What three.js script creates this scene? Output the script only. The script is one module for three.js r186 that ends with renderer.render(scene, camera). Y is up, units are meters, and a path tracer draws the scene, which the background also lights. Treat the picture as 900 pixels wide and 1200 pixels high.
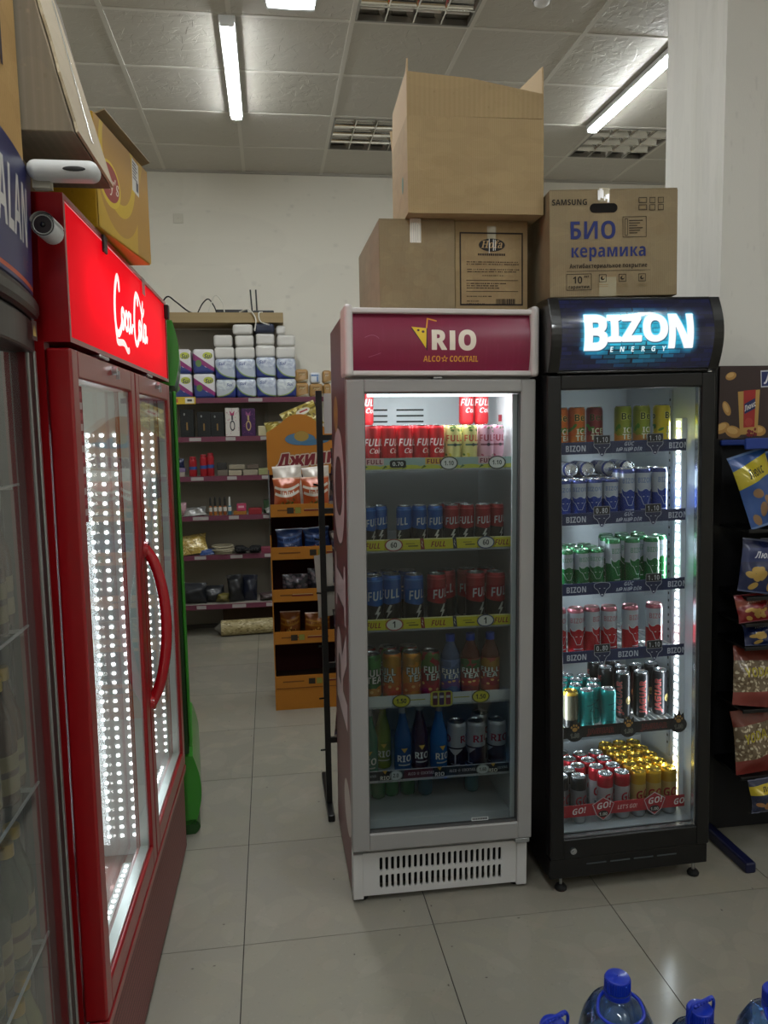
import * as THREE from 'three';
import { RoundedBoxGeometry } from 'three/addons/geometries/RoundedBoxGeometry.js';
import { mergeGeometries } from 'three/addons/utils/BufferGeometryUtils.js';
import { RectAreaLightUniformsLib } from 'three/addons/lights/RectAreaLightUniformsLib.js';

// ───────── camera, exposure, large lights ─────────
RectAreaLightUniformsLib.init();
const scene = new THREE.Scene();
scene.background = new THREE.Color(0, 0, 0);
const renderer = new THREE.WebGLRenderer({ antialias: true });
renderer.toneMapping = THREE.LinearToneMapping;
renderer.toneMappingExposure = 1.1;
renderer.shadowMap.enabled = true;

const EYE = 1.589, YAW = 0.1426, PITCH = 0.1065, ROLL = -0.0186, FOCAL = 922.1;
const camera = new THREE.PerspectiveCamera(2 * Math.atan(600 / FOCAL) * 180 / Math.PI, 0.75, 0.05, 40);
{
  const cp = Math.cos(PITCH), sp = Math.sin(PITCH), cy = Math.cos(YAW), sy = Math.sin(YAW);
  const fw = new THREE.Vector3(sy * cp, -sp, -cy * cp), rt = new THREE.Vector3(cy, 0, sy), up = rt.clone().cross(fw);
  const r2 = rt.clone().multiplyScalar(Math.cos(ROLL)).addScaledVector(up, Math.sin(ROLL));
  const u2 = up.clone().multiplyScalar(Math.cos(ROLL)).addScaledVector(rt, -Math.sin(ROLL));
  camera.quaternion.setFromRotationMatrix(new THREE.Matrix4().makeBasis(r2, u2, fw.clone().negate()));
  camera.position.set(0, EYE, 0);
}
const CEIL = 3.593;
const BATTEN_LIGHT = 8, BATTEN_COLOR = new THREE.Color(0.93, 0.98, 1.0);
// LED battens, the last four unseen and added as fill light: [x, z of the middle, length, width]
const BATTEN_GLOW = 60, BATTENS = [[-0.135, -4.69, 1.2, 0.07], [2.222, -4.69, 1.2, 0.07], [0.167, -3.33, 1.2, 0.225], [2.222, -0.4, 1.2, 0.07], [-0.135, -0.9, 1.2, 0.07], [2.222, 1.6, 1.2, 0.07], [-0.135, 1.4, 1.2, 0.07]];
function areaLight(name, color, intensity, w, h, pos, dir, parent = scene) {
  const l = new THREE.RectAreaLight(color, intensity, w, h);
  l.name = name; l.position.set(...pos);
  const m = new THREE.Matrix4().lookAt(new THREE.Vector3(), new THREE.Vector3(...dir), Math.abs(dir[1]) > 0.9 ? new THREE.Vector3(0, 0, 1) : new THREE.Vector3(0, 1, 0));
  l.quaternion.setFromRotationMatrix(m);
  parent.add(l); return l;
}
for (const [x, z, len, w] of BATTENS) areaLight('ceiling_batten', BATTEN_COLOR, BATTEN_LIGHT * 0.07 / w, w, len, [x, CEIL - 0.066, z], [0, -1, 0]);

// ───────── helpers ─────────
let seed = 12345;
const rnd = () => { seed |= 0; seed = seed + 0x6D2B79F5 | 0; let t = Math.imul(seed ^ seed >>> 15, 1 | seed); t = t + Math.imul(t ^ t >>> 7, 61 | t) ^ t; return ((t ^ t >>> 14) >>> 0) / 4294967296; };
const jit = (a) => (rnd() * 2 - 1) * a;
const taken = {};
function numbered(n) { taken[n] = (taken[n] ?? -1) + 1; return taken[n] ? `${n}_${String(taken[n]).padStart(3, '0')}` : n; }
const flat = (g) => { const q = g.index ? g.toNonIndexed() : g; for (const k of Object.keys(q.attributes)) if (!['position', 'normal', 'uv'].includes(k)) q.deleteAttribute(k); return q; };
const join = (gs) => (Array.isArray(gs) ? (gs.length === 1 ? gs[0] : mergeGeometries(gs.map(flat))) : gs);
function B(w, h, d, x = 0, y = 0, z = 0) { return new THREE.BoxGeometry(w, h, d).translate(x, y, z); }
function RB(w, h, d, r, x = 0, y = 0, z = 0, s = 2) { return new RoundedBoxGeometry(w, h, d, s, Math.min(r, w / 2.01, h / 2.01, d / 2.01)).translate(x, y, z); }
const span = (x0, x1, y0, y1, z0, z1) => B(Math.abs(x1 - x0), Math.abs(y1 - y0), Math.abs(z1 - z0), (x0 + x1) / 2, (y0 + y1) / 2, (z0 + z1) / 2);
const rspan = (r, x0, x1, y0, y1, z0, z1) => RB(Math.abs(x1 - x0), Math.abs(y1 - y0), Math.abs(z1 - z0), r, (x0 + x1) / 2, (y0 + y1) / 2, (z0 + z1) / 2);
function CY(r0, r1, h, x = 0, y = 0, z = 0, seg = 20) { return new THREE.CylinderGeometry(r0, r1, h, seg).translate(x, y, z); }
function lathe(pts, seg = 24, byHeight = true) {
  const g = new THREE.LatheGeometry(pts.map(([x, y]) => new THREE.Vector2(x, y)), seg);
  if (byHeight) { const p = g.attributes.position, u = g.attributes.uv; let hi = -1e9, lo = 1e9; for (const [, y] of pts) { hi = Math.max(hi, y); lo = Math.min(lo, y); } for (let i = 0; i < p.count; i++) u.setY(i, (p.getY(i) - lo) / (hi - lo)); }
  return g;
}
function tube(pts, r, seg = 24, rs = 8, closed = false) { return new THREE.TubeGeometry(new THREE.CatmullRomCurve3(pts.map((p) => new THREE.Vector3(...p)), closed), seg, r, rs, closed); }
function wire(a, b, r, rs = 6) { const A = new THREE.Vector3(...a), D = new THREE.Vector3(...b).sub(A), L = D.length(); const g = new THREE.CylinderGeometry(r, r, L, rs); g.applyQuaternion(new THREE.Quaternion().setFromUnitVectors(new THREE.Vector3(0, 1, 0), D.clone().normalize())); const c = A.addScaledVector(D, 0.5); return g.translate(c.x, c.y, c.z); }
function part(name, gs, m, parent, label) {
  const o = new THREE.Mesh(join(gs), m); o.name = name; o.castShadow = o.receiveShadow = true; parent.add(o);
  if (label) o.userData.label = label;
  return o;
}
function thing(name, label, category, pos = [0, 0, 0], turn = 0, group) {
  const o = new THREE.Group(); o.name = numbered(name); o.position.set(...pos); o.rotation.y = turn; scene.add(o);
  o.userData = { label, category }; if (group) o.userData.group = group;
  return o;
}
function solo(name, label, category, gs, m, group) { const o = part(numbered(name), gs, m, scene); o.userData = { label, category }; if (group) o.userData.group = group; return o; }
function struct(name, gs, m) { const o = part(name, gs, m, scene); o.userData = { kind: 'structure' }; return o; }
// canvas textures; small ones are packed into shared sheets
const sheets = [];
function sheetSlot(w, h) {
  for (const s of sheets) { for (const r of s.rows) if (r.h >= h && r.h <= h * 1.6 && r.x + w <= 2048) { const p = [s, r.x, r.y]; r.x += w; return p; } if (s.y + h <= 2048) { s.rows.push({ x: w, y: s.y, h }); s.y += h; return [s, 0, s.y - h]; } }
  const c = document.createElement('canvas'); c.width = c.height = 2048; const t = new THREE.CanvasTexture(c); t.colorSpace = THREE.SRGBColorSpace; t.magFilter = THREE.LinearFilter;
  sheets.push({ c, g: c.getContext('2d'), t, rows: [], y: 0 }); return sheetSlot(w, h);
}
function tex(w, h, draw, srgb = true, repeat) {
  const c = document.createElement('canvas'); c.width = w; c.height = h; const g = c.getContext('2d'); draw(g, w, h);
  if (srgb && !repeat && w <= 256 && h <= 256) {
    const [s, x, y] = sheetSlot(w + 4, h + 4); s.g.drawImage(c, x, y, w + 4, h + 4); s.g.clearRect(x + 2, y + 2, w, h); s.g.drawImage(c, x + 2, y + 2);
    const t = s.t.clone(); t.offset.set((x + 2) / 2048, 1 - (y + 2 + h) / 2048); t.repeat.set(w / 2048, h / 2048); return t;
  }
  const t = new THREE.CanvasTexture(c); if (srgb) t.colorSpace = THREE.SRGBColorSpace; t.magFilter = THREE.LinearFilter;
  if (repeat) { t.wrapS = t.wrapT = THREE.RepeatWrapping; t.repeat.set(...repeat); }
  return t;
}
function fill(g, w, h, c) { g.fillStyle = c; g.fillRect(0, 0, w, h); }
function speck(g, w, h, n, a, size = 2, cols = ['0,0,0', '255,255,255']) { for (let i = 0; i < n; i++) { g.fillStyle = `rgba(${cols[rnd() * cols.length | 0]},${a * rnd()})`; const s = 1 + rnd() * size; g.fillRect(rnd() * w, rnd() * h, s, s * (0.6 + rnd())); } }
function txt(g, s, x, y, px, color, { font = 'sans-serif', bold = true, italic = false, align = 'center', stroke, sw = 4, rot = 0, sx = 1 } = {}) {
  g.save(); g.translate(x, y); g.rotate(rot); g.scale(sx, 1);
  g.font = `${italic ? 'italic ' : ''}${bold ? 'bold ' : ''}${px}px ${font}`; g.textAlign = align; g.textBaseline = 'middle';
  if (stroke) { g.strokeStyle = stroke; g.lineWidth = sw; g.lineJoin = 'round'; g.strokeText(s, 0, 0); }
  g.fillStyle = color; g.fillText(s, 0, 0); g.restore();
}
const star = (g, x, y, r, c) => { g.strokeStyle = c; g.lineWidth = r * 0.22; g.beginPath(); for (let i = 0; i < 10; i++) { const q = i % 2 ? r * 0.42 : r, a = i * Math.PI / 5 - Math.PI / 2; g.lineTo(x + q * Math.cos(a), y + q * Math.sin(a)); } g.closePath(); g.stroke(); };
// word with the letter schwa drawn as a turned e
function schwaWord(g, word, x, y, px, color) { g.save(); g.font = `italic bold ${px}px sans-serif`; const ws = [...word].map((ch) => g.measureText(ch === 'Ə' ? 'e' : ch).width * 1.02); g.restore(); let X = x - ws.reduce((a, b) => a + b, 0) / 2; [...word].forEach((ch, i) => { if (ch === 'Ə') txt(g, 'e', X + ws[i] / 2, y - px * 0.02, px * 1.18, color, { italic: true, rot: Math.PI }); else txt(g, ch, X + ws[i] / 2, y, px, color, { italic: true }); X += ws[i]; }); }
const poly = (g, pts, c) => { g.fillStyle = c; g.beginPath(); pts.forEach(([x, y], i) => (i ? g.lineTo(x, y) : g.moveTo(x, y))); g.closePath(); g.fill(); };
const oval = (g, x, y, rx, ry, c, rot = 0) => { g.fillStyle = c; g.beginPath(); g.ellipse(x, y, rx, ry, rot, 0, 7); g.fill(); };
// materials
const M = (c, roughness = 0.6, metalness = 0, more = {}) => new THREE.MeshStandardMaterial({ color: c, roughness, metalness, ...more });
const P = (c, roughness = 0.6, metalness = 0, more = {}) => new THREE.MeshPhysicalMaterial({ color: c, roughness, metalness, ...more });
const glassMat = P(0xffffff, 0.02, 0, { transmission: 1, thickness: 0, ior: 1.5, side: THREE.DoubleSide });
const dustyGlass = P(0xe3e8e6, 0.03, 0, { transmission: 0.93, thickness: 0, ior: 1.5, side: THREE.DoubleSide });
const steel = M(0xb8bcc0, 0.28, 1), wireMat = M(0xc9cccc, 0.4, 0.6), blackPlastic = M(0x0b0b0d, 0.35), blackMetal = M(0x060608, 0.38), rubber = M(0x101010, 0.8);
const whitePlastic = M(0xd6d7d6, 0.45), ledGlow = M(0xffffff, 0.5, 0, { emissive: new THREE.Color(1, 1, 1), emissiveIntensity: 9 });
const ledBoard = M(0xdfe6ea, 0.5);
function decal(name, w, h, map, parent, pos, rot = [0, 0, 0], extra = {}) {
  const m = M(0xffffff, extra.rough ?? 0.55, 0, { map, transparent: true, polygonOffset: true, polygonOffsetFactor: -1 });
  const o = part(name, new THREE.PlaneGeometry(w, h), m, parent); o.position.set(...pos); o.rotation.set(...rot); if (extra.label) o.userData.label = extra.label; return o;
}

// ───────── the room ─────────
const XL = -1.65, XR = 4.1, ZB = -6.46, ZF = 2.6;
const wallTex = tex(512, 512, (g, w, h) => { fill(g, w, h, '#fff'); for (let i = 0; i < 260; i++) { g.fillStyle = `rgba(${rnd() < 0.5 ? '120,115,100' : '255,255,250'},${0.03 * rnd()})`; oval(g, rnd() * w, rnd() * h, 10 + rnd() * 60, 10 + rnd() * 50, g.fillStyle); } speck(g, w, h, 1800, 0.05); });
wallTex.wrapS = wallTex.wrapT = THREE.RepeatWrapping;
const wallBump = tex(256, 256, (g, w, h) => { fill(g, w, h, '#808080'); speck(g, w, h, 5000, 0.35, 2); }, false, [6, 6]);
const paint = M(0xe2ddd0, 0.9, 0, { map: wallTex, bumpMap: wallBump, bumpScale: 0.0008 });
struct('wall_back', span(XL - 0.2, XR + 0.2, -0.1, CEIL + 0.2, ZB - 0.15, ZB), paint);
struct('wall_left', span(XL - 0.15, XL, -0.1, CEIL + 0.2, ZB, ZF), paint);
struct('wall_right', span(XR, XR + 0.15, -0.1, CEIL + 0.2, ZB, ZF), paint);
struct('wall_front', span(XL - 0.15, XR + 0.15, -0.1, CEIL + 0.2, ZF, ZF + 0.15), paint);
// pier beside the black fridge
struct('wall_pier', span(1.688, 3.2, 0, CEIL, -3.235, -2.8), M(0xe0ddd6, 0.85, 0, { map: wallTex, bumpMap: wallBump, bumpScale: 0.0008 }));

// floor tiles
{
  const f = struct('floor', span(XL - 0.15, XR + 0.15, -0.12, -0.003, ZB - 0.15, ZF + 0.15), M(0x2a2824, 0.9));
  const X0 = -0.130, Z0 = -2.3297, S = 0.6, gap = 0.003, variants = [];
  const bump = tex(256, 256, (g, w, h) => { fill(g, w, h, '#808080'); for (let i = 0; i < 70; i++) oval(g, rnd() * w, rnd() * h, 8 + rnd() * 40, 6 + rnd() * 30, `rgba(${rnd() < 0.5 ? '90,90,90' : '170,170,170'},0.12)`); }, false);
  for (let v = 0; v < 4; v++) {
    const map = tex(256, 256, (g, w, h) => {
      fill(g, w, h, ['#918d82', '#938f82', '#8e8a7e', '#908c80'][v]);
      for (let i = 0; i < 60; i++) oval(g, rnd() * w, rnd() * h, 6 + rnd() * 46, 4 + rnd() * 24, `rgba(${['150,140,120', '190,186,172', '165,150,140'][i % 3]},0.07)`, rnd() * 3);
      speck(g, w, h, 900, 0.10, 1, ['70,62,50', '215,210,200']);
      for (let i = 0; i < 6; i++) { g.strokeStyle = `rgba(60,55,48,${0.08 + rnd() * 0.12})`; g.lineWidth = 0.6; const x = rnd() * w, y = rnd() * h; g.beginPath(); g.moveTo(x, y); g.lineTo(x + jit(40), y + jit(8)); g.stroke(); }
      for (let i = 0; i < 4; i++) oval(g, rnd() * w, rnd() * h, 1 + rnd() * 1.2, 0.8, 'rgba(30,28,24,0.6)');
    });
    variants.push(P(0xffffff, 0.17, 0, { map, bumpMap: bump, bumpScale: 0.0003, specularIntensity: 0.8 }));
  }
  const tile = B(S - gap, 0.01, S - gap, 0, -0.005, 0);
  for (let i = -3; i < 8; i++) for (let j = -9; j < 8; j++) {
    const x = X0 + S * (i + 0.5), z = Z0 - S * (j + 0.5);
    if (x + 0.3 < XL || x - 0.3 > XR || z - 0.3 > ZF || z + 0.3 < ZB) continue;
    const o = part(numbered('tile'), tile, variants[(rnd() * 4) | 0], f); o.position.set(x, 0, z); o.rotation.y = ((rnd() * 4) | 0) * Math.PI / 2;
  }
}
// suspended ceiling: panels, grid bars
const louvreCells = [[2, -1], [2, 2], [5, 2]];
{
  const c = struct('ceiling', span(XL - 0.15, XR + 0.15, CEIL + 0.03, CEIL + 0.2, ZB - 0.15, ZF + 0.15), M(0x8a8780, 0.9));
  const X0 = -0.725, Z0 = -4.098, S = 0.6;
  const facets = (g, w, h) => {
    fill(g, w, h, '#808080');
    for (let i = 0; i < 260; i++) { const x = rnd() * w, y = rnd() * h, r = 22 + rnd() * 26, a = rnd() * 6.28, k = (rnd() * 255) | 0; for (const ox of [-w, 0, w]) for (const oy of [-h, 0, h]) { if (x + ox < -40 || x + ox > w + 40 || y + oy < -40 || y + oy > h + 40) continue; const gr = g.createLinearGradient(x + ox - r * Math.cos(a), y + oy - r * Math.sin(a), x + ox + r * Math.cos(a), y + oy + r * Math.sin(a)); gr.addColorStop(0, `rgba(${k},${k},${k},.55)`); gr.addColorStop(1, 'rgba(128,128,128,.55)'); g.fillStyle = gr; g.beginPath(); for (let q = 0; q < 3; q++) g.lineTo(x + ox + r * Math.cos(a + q * 2.1), y + oy + r * Math.sin(a + q * 2.1)); g.closePath(); g.fill(); } }
  };
  const bump = tex(512, 512, facets, false);
  const mats = ['#bbb6ab', '#b8b3a7', '#beb9af'].map((k) => M(k, 0.42, 0, { bumpMap: bump, bumpScale: 0.0055 }));
  const panel = new RoundedBoxGeometry(S - 0.018, 0.014, S - 0.018, 1, 0.004);
  const uvp = panel.attributes.position, uv = panel.attributes.uv; for (let i = 0; i < uvp.count; i++) uv.setXY(i, uvp.getX(i) / S + 0.5, uvp.getZ(i) / S + 0.5);
  const i0 = -2, i1 = 8, j0 = -11, j1 = 4;
  for (let i = i0; i < i1; i++) for (let j = j0; j < j1; j++) {
    if (louvreCells.some(([a, b]) => a === i && b === j)) continue;
    const x = X0 + S * (i + 0.5), z = Z0 - S * (j + 0.5); if (z - 0.3 < ZB - 0.1 || z > ZF) continue;
    const o = part(numbered('ceiling_panel'), panel, mats[(rnd() * 3) | 0], c); o.position.set(x, CEIL + 0.004, z); o.rotation.y = ((rnd() * 4) | 0) * Math.PI / 2; o.rotation.x = jit(0.002);
  }
  const bar = M(0xd0ccc2, 0.6);
  for (let i = i0; i <= i1; i++) part(numbered('grid_bar'), B(0.024, 0.03, ZF - ZB, X0 + S * i, CEIL + 0.008, (ZF + ZB) / 2), bar, c);
  for (let j = j0; j <= j1; j++) { const z = Z0 - S * j; if (z > ZB && z < ZF) part(numbered('grid_bar'), B(XR - XL, 0.028, 0.022, (XL + XR) / 2, CEIL + 0.008, z), bar, c); }
  part('edge_trim', B(XR - XL, 0.03, 0.025, (XL + XR) / 2, CEIL - 0.003, ZB + 0.012), M(0xa9a59b, 0.6), c);
  // the louvred fittings (unlit) that fill a cell
  const mirror = M(0xd8d6d0, 0.12, 1), tray = M(0x8d8a84, 0.35, 0.7), tubeM = M(0xe6e4de, 0.35);
  const wedge = (len) => { const s = new THREE.Shape(); s.moveTo(-0.034, 0.026); s.quadraticCurveTo(-0.006, 0.014, -0.003, -0.01); s.lineTo(0.003, -0.01); s.quadraticCurveTo(0.006, 0.014, 0.034, 0.026); s.closePath(); return new THREE.ExtrudeGeometry(s, { depth: len, bevelEnabled: false, curveSegments: 6 }).translate(0, 0, -len / 2).rotateY(Math.PI / 2); };
  louvreCells.forEach(([i, j], n) => {
    const t = thing('louvre_light', ['unlit mirrored louvre ceiling fitting above the open carton', 'unlit mirrored louvre ceiling fitting close to the back wall', 'unlit mirrored louvre ceiling fitting half hidden by the grey pier'][n], 'ceiling light', [X0 + S * (i + 0.5), CEIL, Z0 - S * (j + 0.5)]);
    part('tray', [B(0.57, 0.004, 0.57, 0, 0.028, 0)], tray, t);
    part('frame', [B(0.57, 0.03, 0.012, 0, 0.006, 0.283), B(0.57, 0.03, 0.012, 0, 0.006, -0.283), B(0.012, 0.03, 0.57, 0.283, 0.006, 0), B(0.012, 0.03, 0.57, -0.283, 0.006, 0)], tray, t);
    for (let k = 0; k < 4; k++) {
      const z = -0.206 + k * 0.1375;
      part('tube', new THREE.CylinderGeometry(0.008, 0.008, 0.54, 12).rotateZ(Math.PI / 2).translate(0, 0.018, z), tubeM, t);
    }
    for (let k = 2; k < 8; k += 2) part('blade', wedge(0.55).rotateY(Math.PI / 2).translate(-0.28 + k * 0.07, 0, 0), mirror, t);
    for (let k = 0; k < 3; k++) part('divider', wedge(0.56).translate(0, 0, -0.1375 + k * 0.1375), mirror, t);
  });
  // LED battens
  const diffusers = {};
  BATTENS.forEach(([x, z, len, w], n) => {
    const t = thing('batten_light', ['lit LED batten on the ceiling between back shelf and cartons', 'lit LED batten beside the grey pier', 'lit wide LED fitting at the top of the view', 'unseen LED batten added as fill light over the water bottles', 'unseen LED batten added as fill light over the red fridge aisle', 'unseen LED batten added as fill light near the front right wall', 'unseen LED batten added as fill light near the front wall'][n], 'ceiling light', [x, CEIL, z]);
    part('housing', [RB(w + 0.012, 0.03, len, 0.006, 0, -0.022, 0)], whitePlastic, t);
    const half = new THREE.CylinderGeometry(w / 2 - 0.002, w / 2 - 0.002, len - 0.05, 16, 1, false, 0, Math.PI).rotateY(Math.PI / 2).rotateX(-Math.PI / 2).scale(1, 0.022 / (w / 2), 1);
    const diffuser = (diffusers[w] ??= M(0xffffff, 0.5, 0, { emissive: BATTEN_COLOR, emissiveIntensity: BATTEN_GLOW * 0.07 / w }));
    part('diffuser_light', half.translate(0, -0.037, 0), diffuser, t);
    for (const s of [-1, 1]) part('end_cap', RB(w, 0.05, 0.022, 0.008, 0, -0.032, s * (len / 2 - 0.01)), whitePlastic, t);
  });
  const sd = thing('smoke_detector', 'round white smoke detector on the ceiling', 'smoke detector', [1.33, CEIL, -3.76]);
  part('base', CY(0.05, 0.05, 0.02, 0, -0.012, 0, 28), whitePlastic, sd); part('sensor_head', lathe([[0, -0.058], [0.02, -0.056], [0.036, -0.045], [0.042, -0.022]], 28), whitePlastic, sd); part('vent', CY(0.0405, 0.0405, 0.008, 0, -0.034, 0, 28), M(0x555555, 0.7), sd);
  const sw = thing('junction_cover', 'small square cover plate high on the back wall', 'cover plate', [-0.639, 3.231, ZB]);
  part('plate', RB(0.075, 0.075, 0.008, 0.003, 0, 0, 0.004), M(0xcfcabb, 0.7), sw); part('screw', CY(0.004, 0.004, 0.003, 0, 0.009, 0, 10).rotateX(Math.PI / 2), M(0xbdb8aa, 0.6), sw);
}

// ───────── cans, bottles, bags ─────────
const canGeo = {};
function canShape(r, h) {
  const k = `${r}_${h}`; if (canGeo[k]) return canGeo[k];
  const body = lathe([[0.001, 0.004], [r * 0.7, 0.003], [r * 0.78, 0], [r * 0.86, 0.003], [r, 0.011], [r, h - 0.014], [r * 0.975, h - 0.009], [r * 0.87, h - 0.0025]], 24).rotateY(Math.PI);
  const lid = lathe([[r * 0.86, h - 0.003], [r * 0.9, h - 0.0005], [r * 0.89, h], [r * 0.84, h], [r * 0.81, h - 0.004], [r * 0.76, h - 0.0055], [r * 0.7, h - 0.003], [0.001, h - 0.003]], 24);
  const tab = [RB(r * 0.42, 0.0016, r * 0.62, 0.0007, 0, h - 0.0014, r * 0.1, 1)];
  return (canGeo[k] = { body, lid, tab: join(tab) });
}
const lidMat = M(0xd2d5d8, 0.25, 1), canMats = {};
function canMat(key, draw, metal = 0.45, rough = 0.3) { return (canMats[key] ??= M(0xffffff, rough, metal, { map: tex(256, 256, draw) })); }
function can(r, h, m, lidM = lidMat) {
  const s = canShape(r, h), t = new THREE.Group(); t.name = numbered('drink_can'); scene.add(t);
  part('body', s.body, m, t); const l = part('lid', s.lid, lidM, t); part('pull_tab', s.tab, lidM, l);
  return t;
}
// frame of a fridge: places a free-standing thing in the fridge's own coordinates
function inside(f, o, x, y, z, turn = 0, lie) {
  f.updateMatrixWorld(true);
  const m = new THREE.Matrix4().makeTranslation(x, y, z); const q = new THREE.Quaternion().setFromEuler(lie ? new THREE.Euler(...lie) : new THREE.Euler(0, turn, 0));
  m.multiply(new THREE.Matrix4().makeRotationFromQuaternion(q)); m.premultiply(f.matrixWorld);
  m.decompose(o.position, o.quaternion, new THREE.Vector3()); return o;
}
function tag(o, label, category, group) { o.userData = { label, category }; if (group) o.userData.group = group; return o; }

// ───────── white fridge with the burgundy sign ─────────
const RIO = thing('drinks_fridge', 'white glass-door drinks fridge with a burgundy sign, between the aisle and black fridge', 'fridge', [0.531, 0, -2.45]);
RIO.rotation.z = -0.0085;
{
  const f = RIO, D = 0.58;
  const side = tex(256, 1024, (g, w, h) => {
    fill(g, w, h, '#681228'); speck(g, w, h, 2500, 0.1, 3);
    g.save(); g.translate(w / 2, h * 0.46); g.rotate(-Math.PI / 2); txt(g, 'RIO', 0, 0, 270, '#d9c3c6', { stroke: '#3a0a18', sw: 10, sx: 1.25 }); g.restore();
    oval(g, w * 0.35, h * 0.16, 40, 34, '#b98b3a'); oval(g, w * 0.8, h * 0.87, 60, 48, '#cfc2bd');
    for (let i = 0; i < 60; i++) { g.fillStyle = `rgba(200,185,180,${0.15 * rnd()})`; g.fillRect(rnd() * w, h * 0.6 + rnd() * h * 0.4, 2 + rnd() * 5, 20 + rnd() * 60); }
  });
  const white = M(0xc9c8c6, 0.45), liner = M(0xd8dcde, 0.55), grey = M(0x9c9b99, 0.42, 0.15);
  const yb = 0.185, yt = 1.945;
  part('cabinet', [span(-0.305, -0.285, 0.03, yt, -D, -0.045), span(0.28, 0.3, 0.03, yt, -D, -0.045), span(-0.285, 0.28, 0.03, yt, -D, -D + 0.02), span(-0.285, 0.28, yt - 0.02, yt, -D + 0.02, -0.045), span(-0.285, 0.28, 1.735, 1.75, -D + 0.02, -0.045), span(-0.285, 0.28, 0.17, yb, -D + 0.02, -0.045)], white, f);
  for (const s of [-1, 1]) { const o = part('side_wrap', new THREE.PlaneGeometry(D - 0.05, yt - 0.03), M(0xffffff, 0.35, 0, { map: side }), f); o.position.set(s < 0 ? -0.3056 : 0.3006, (yt + 0.03) / 2, -(D + 0.045) / 2); o.rotation.y = s * Math.PI / 2; }
  part('liner', [span(-0.283, -0.268, yb + 0.002, 1.733, -D + 0.024, -0.046), span(0.263, 0.278, yb + 0.002, 1.733, -D + 0.024, -0.046), span(-0.268, 0.263, yb + 0.002, 1.733, -D + 0.022, -D + 0.036), span(-0.268, 0.263, 1.715, 1.733, -D + 0.036, -0.046), span(-0.268, 0.263, yb + 0.002, 0.205, -D + 0.036, -0.046), span(-0.268, 0.263, 0.205, 0.24, -D + 0.036, -0.12)], liner, f);
  // air duct with slots at the back, thermometer dial
  const duct = part('air_duct', span(-0.24, 0.06, 1.50, 1.70, -D + 0.036, -D + 0.05), liner, f);
  for (let i = 0; i < 6; i++) for (const x of [-0.15, -0.01]) part('slot', B(0.105, 0.006, 0.003, x, 1.545 + i * 0.022, -D + 0.051), M(0x15181a, 0.8), duct);
  decal('warning_sticker', 0.04, 0.06, tex(64, 96, (g, w, h) => { fill(g, w, h, '#e8e4de'); fill(g, w, h * 0.4, '#b03040'); g.fillStyle = '#555'; for (let i = 0; i < 6; i++) g.fillRect(8, 46 + i * 8, 48, 3); }), f, [0.2625, 1.6, -0.25], [0, -Math.PI / 2, 0]);
  decal('notice_sticker', 0.065, 0.1, tex(96, 144, (g, w, h) => { fill(g, w, h, '#dfe3df'); g.fillStyle = '#333'; for (let i = 0; i < 9; i++) g.fillRect(6 + (i % 3) * 6, 30 + i * 12, 50 + (i * 17) % 30, 5); poly(g, [[10, 140], [10, 90], [50, 60], [90, 95], [90, 140]], '#222'); poly(g, [[30, 140], [30, 112], [52, 100], [70, 112], [70, 140]], '#dfe3df'); oval(g, 20, 16, 8, 8, '#2d7a4a'); }), f, [-0.205, 1.585, -D + 0.0525]);
  part('lamp_tube', new THREE.CylinderGeometry(0.012, 0.012, 0.46, 14).rotateZ(Math.PI / 2).translate(0, 1.698, -0.075), M(0xffffff, 0.5, 0, { emissive: new THREE.Color(0.95, 0.98, 1), emissiveIntensity: 3 }), f);
  areaLight('fridge_lamp', new THREE.Color(0.95, 0.98, 1), 64, 0.46, 0.03, [0, 1.684, -0.08], [0, -0.75, -0.65], f);
  // header
  const hd = part('header', [rspan(0.012, -0.305, 0.305, 1.745, 1.955, -0.10, -0.03), rspan(0.012, -0.31, -0.282, 1.745, 1.965, -0.12, 0.014), rspan(0.012, 0.284, 0.312, 1.745, 1.965, -0.12, 0.014), rspan(0.006, -0.29, 0.29, 1.938, 1.955, -0.05, 0.008), rspan(0.006, -0.29, 0.29, 1.748, 1.764, -0.05, 0.008)], M(0xd4cfcc, 0.4), f);
  const sign = tex(1024, 330, (g, w, h) => {
    fill(g, w, h, '#86143f');
    for (let i = 0; i < 90; i++) { g.fillStyle = `rgba(255,220,230,${0.03 * rnd()})`; g.fillRect(rnd() * w, rnd() * h, 3 + rnd() * 10, 40 + rnd() * 100); }
    g.strokeStyle = 'rgba(235,215,220,.35)'; g.lineWidth = 3; g.beginPath(); g.moveTo(90, 250); g.quadraticCurveTo(130, 238, 160, 226); g.stroke(); g.beginPath(); g.moveTo(70, 140); g.quadraticCurveTo(120, 110, 150, 145); g.stroke();
    poly(g, [[330, 84], [424, 84], [424, 214]], '#3b0d24'); poly(g, [[334, 76], [420, 84], [416, 200]], '#f0cc28'); oval(g, 373, 96, 7, 6, '#3b0d24'); oval(g, 400, 104, 8, 7, '#3b0d24');
    g.strokeStyle = '#e8a52c'; g.lineWidth = 8; g.lineJoin = 'round'; g.beginPath(); g.moveTo(420, 84); g.lineTo(428, 28); g.lineTo(480, 42); g.stroke();
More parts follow.
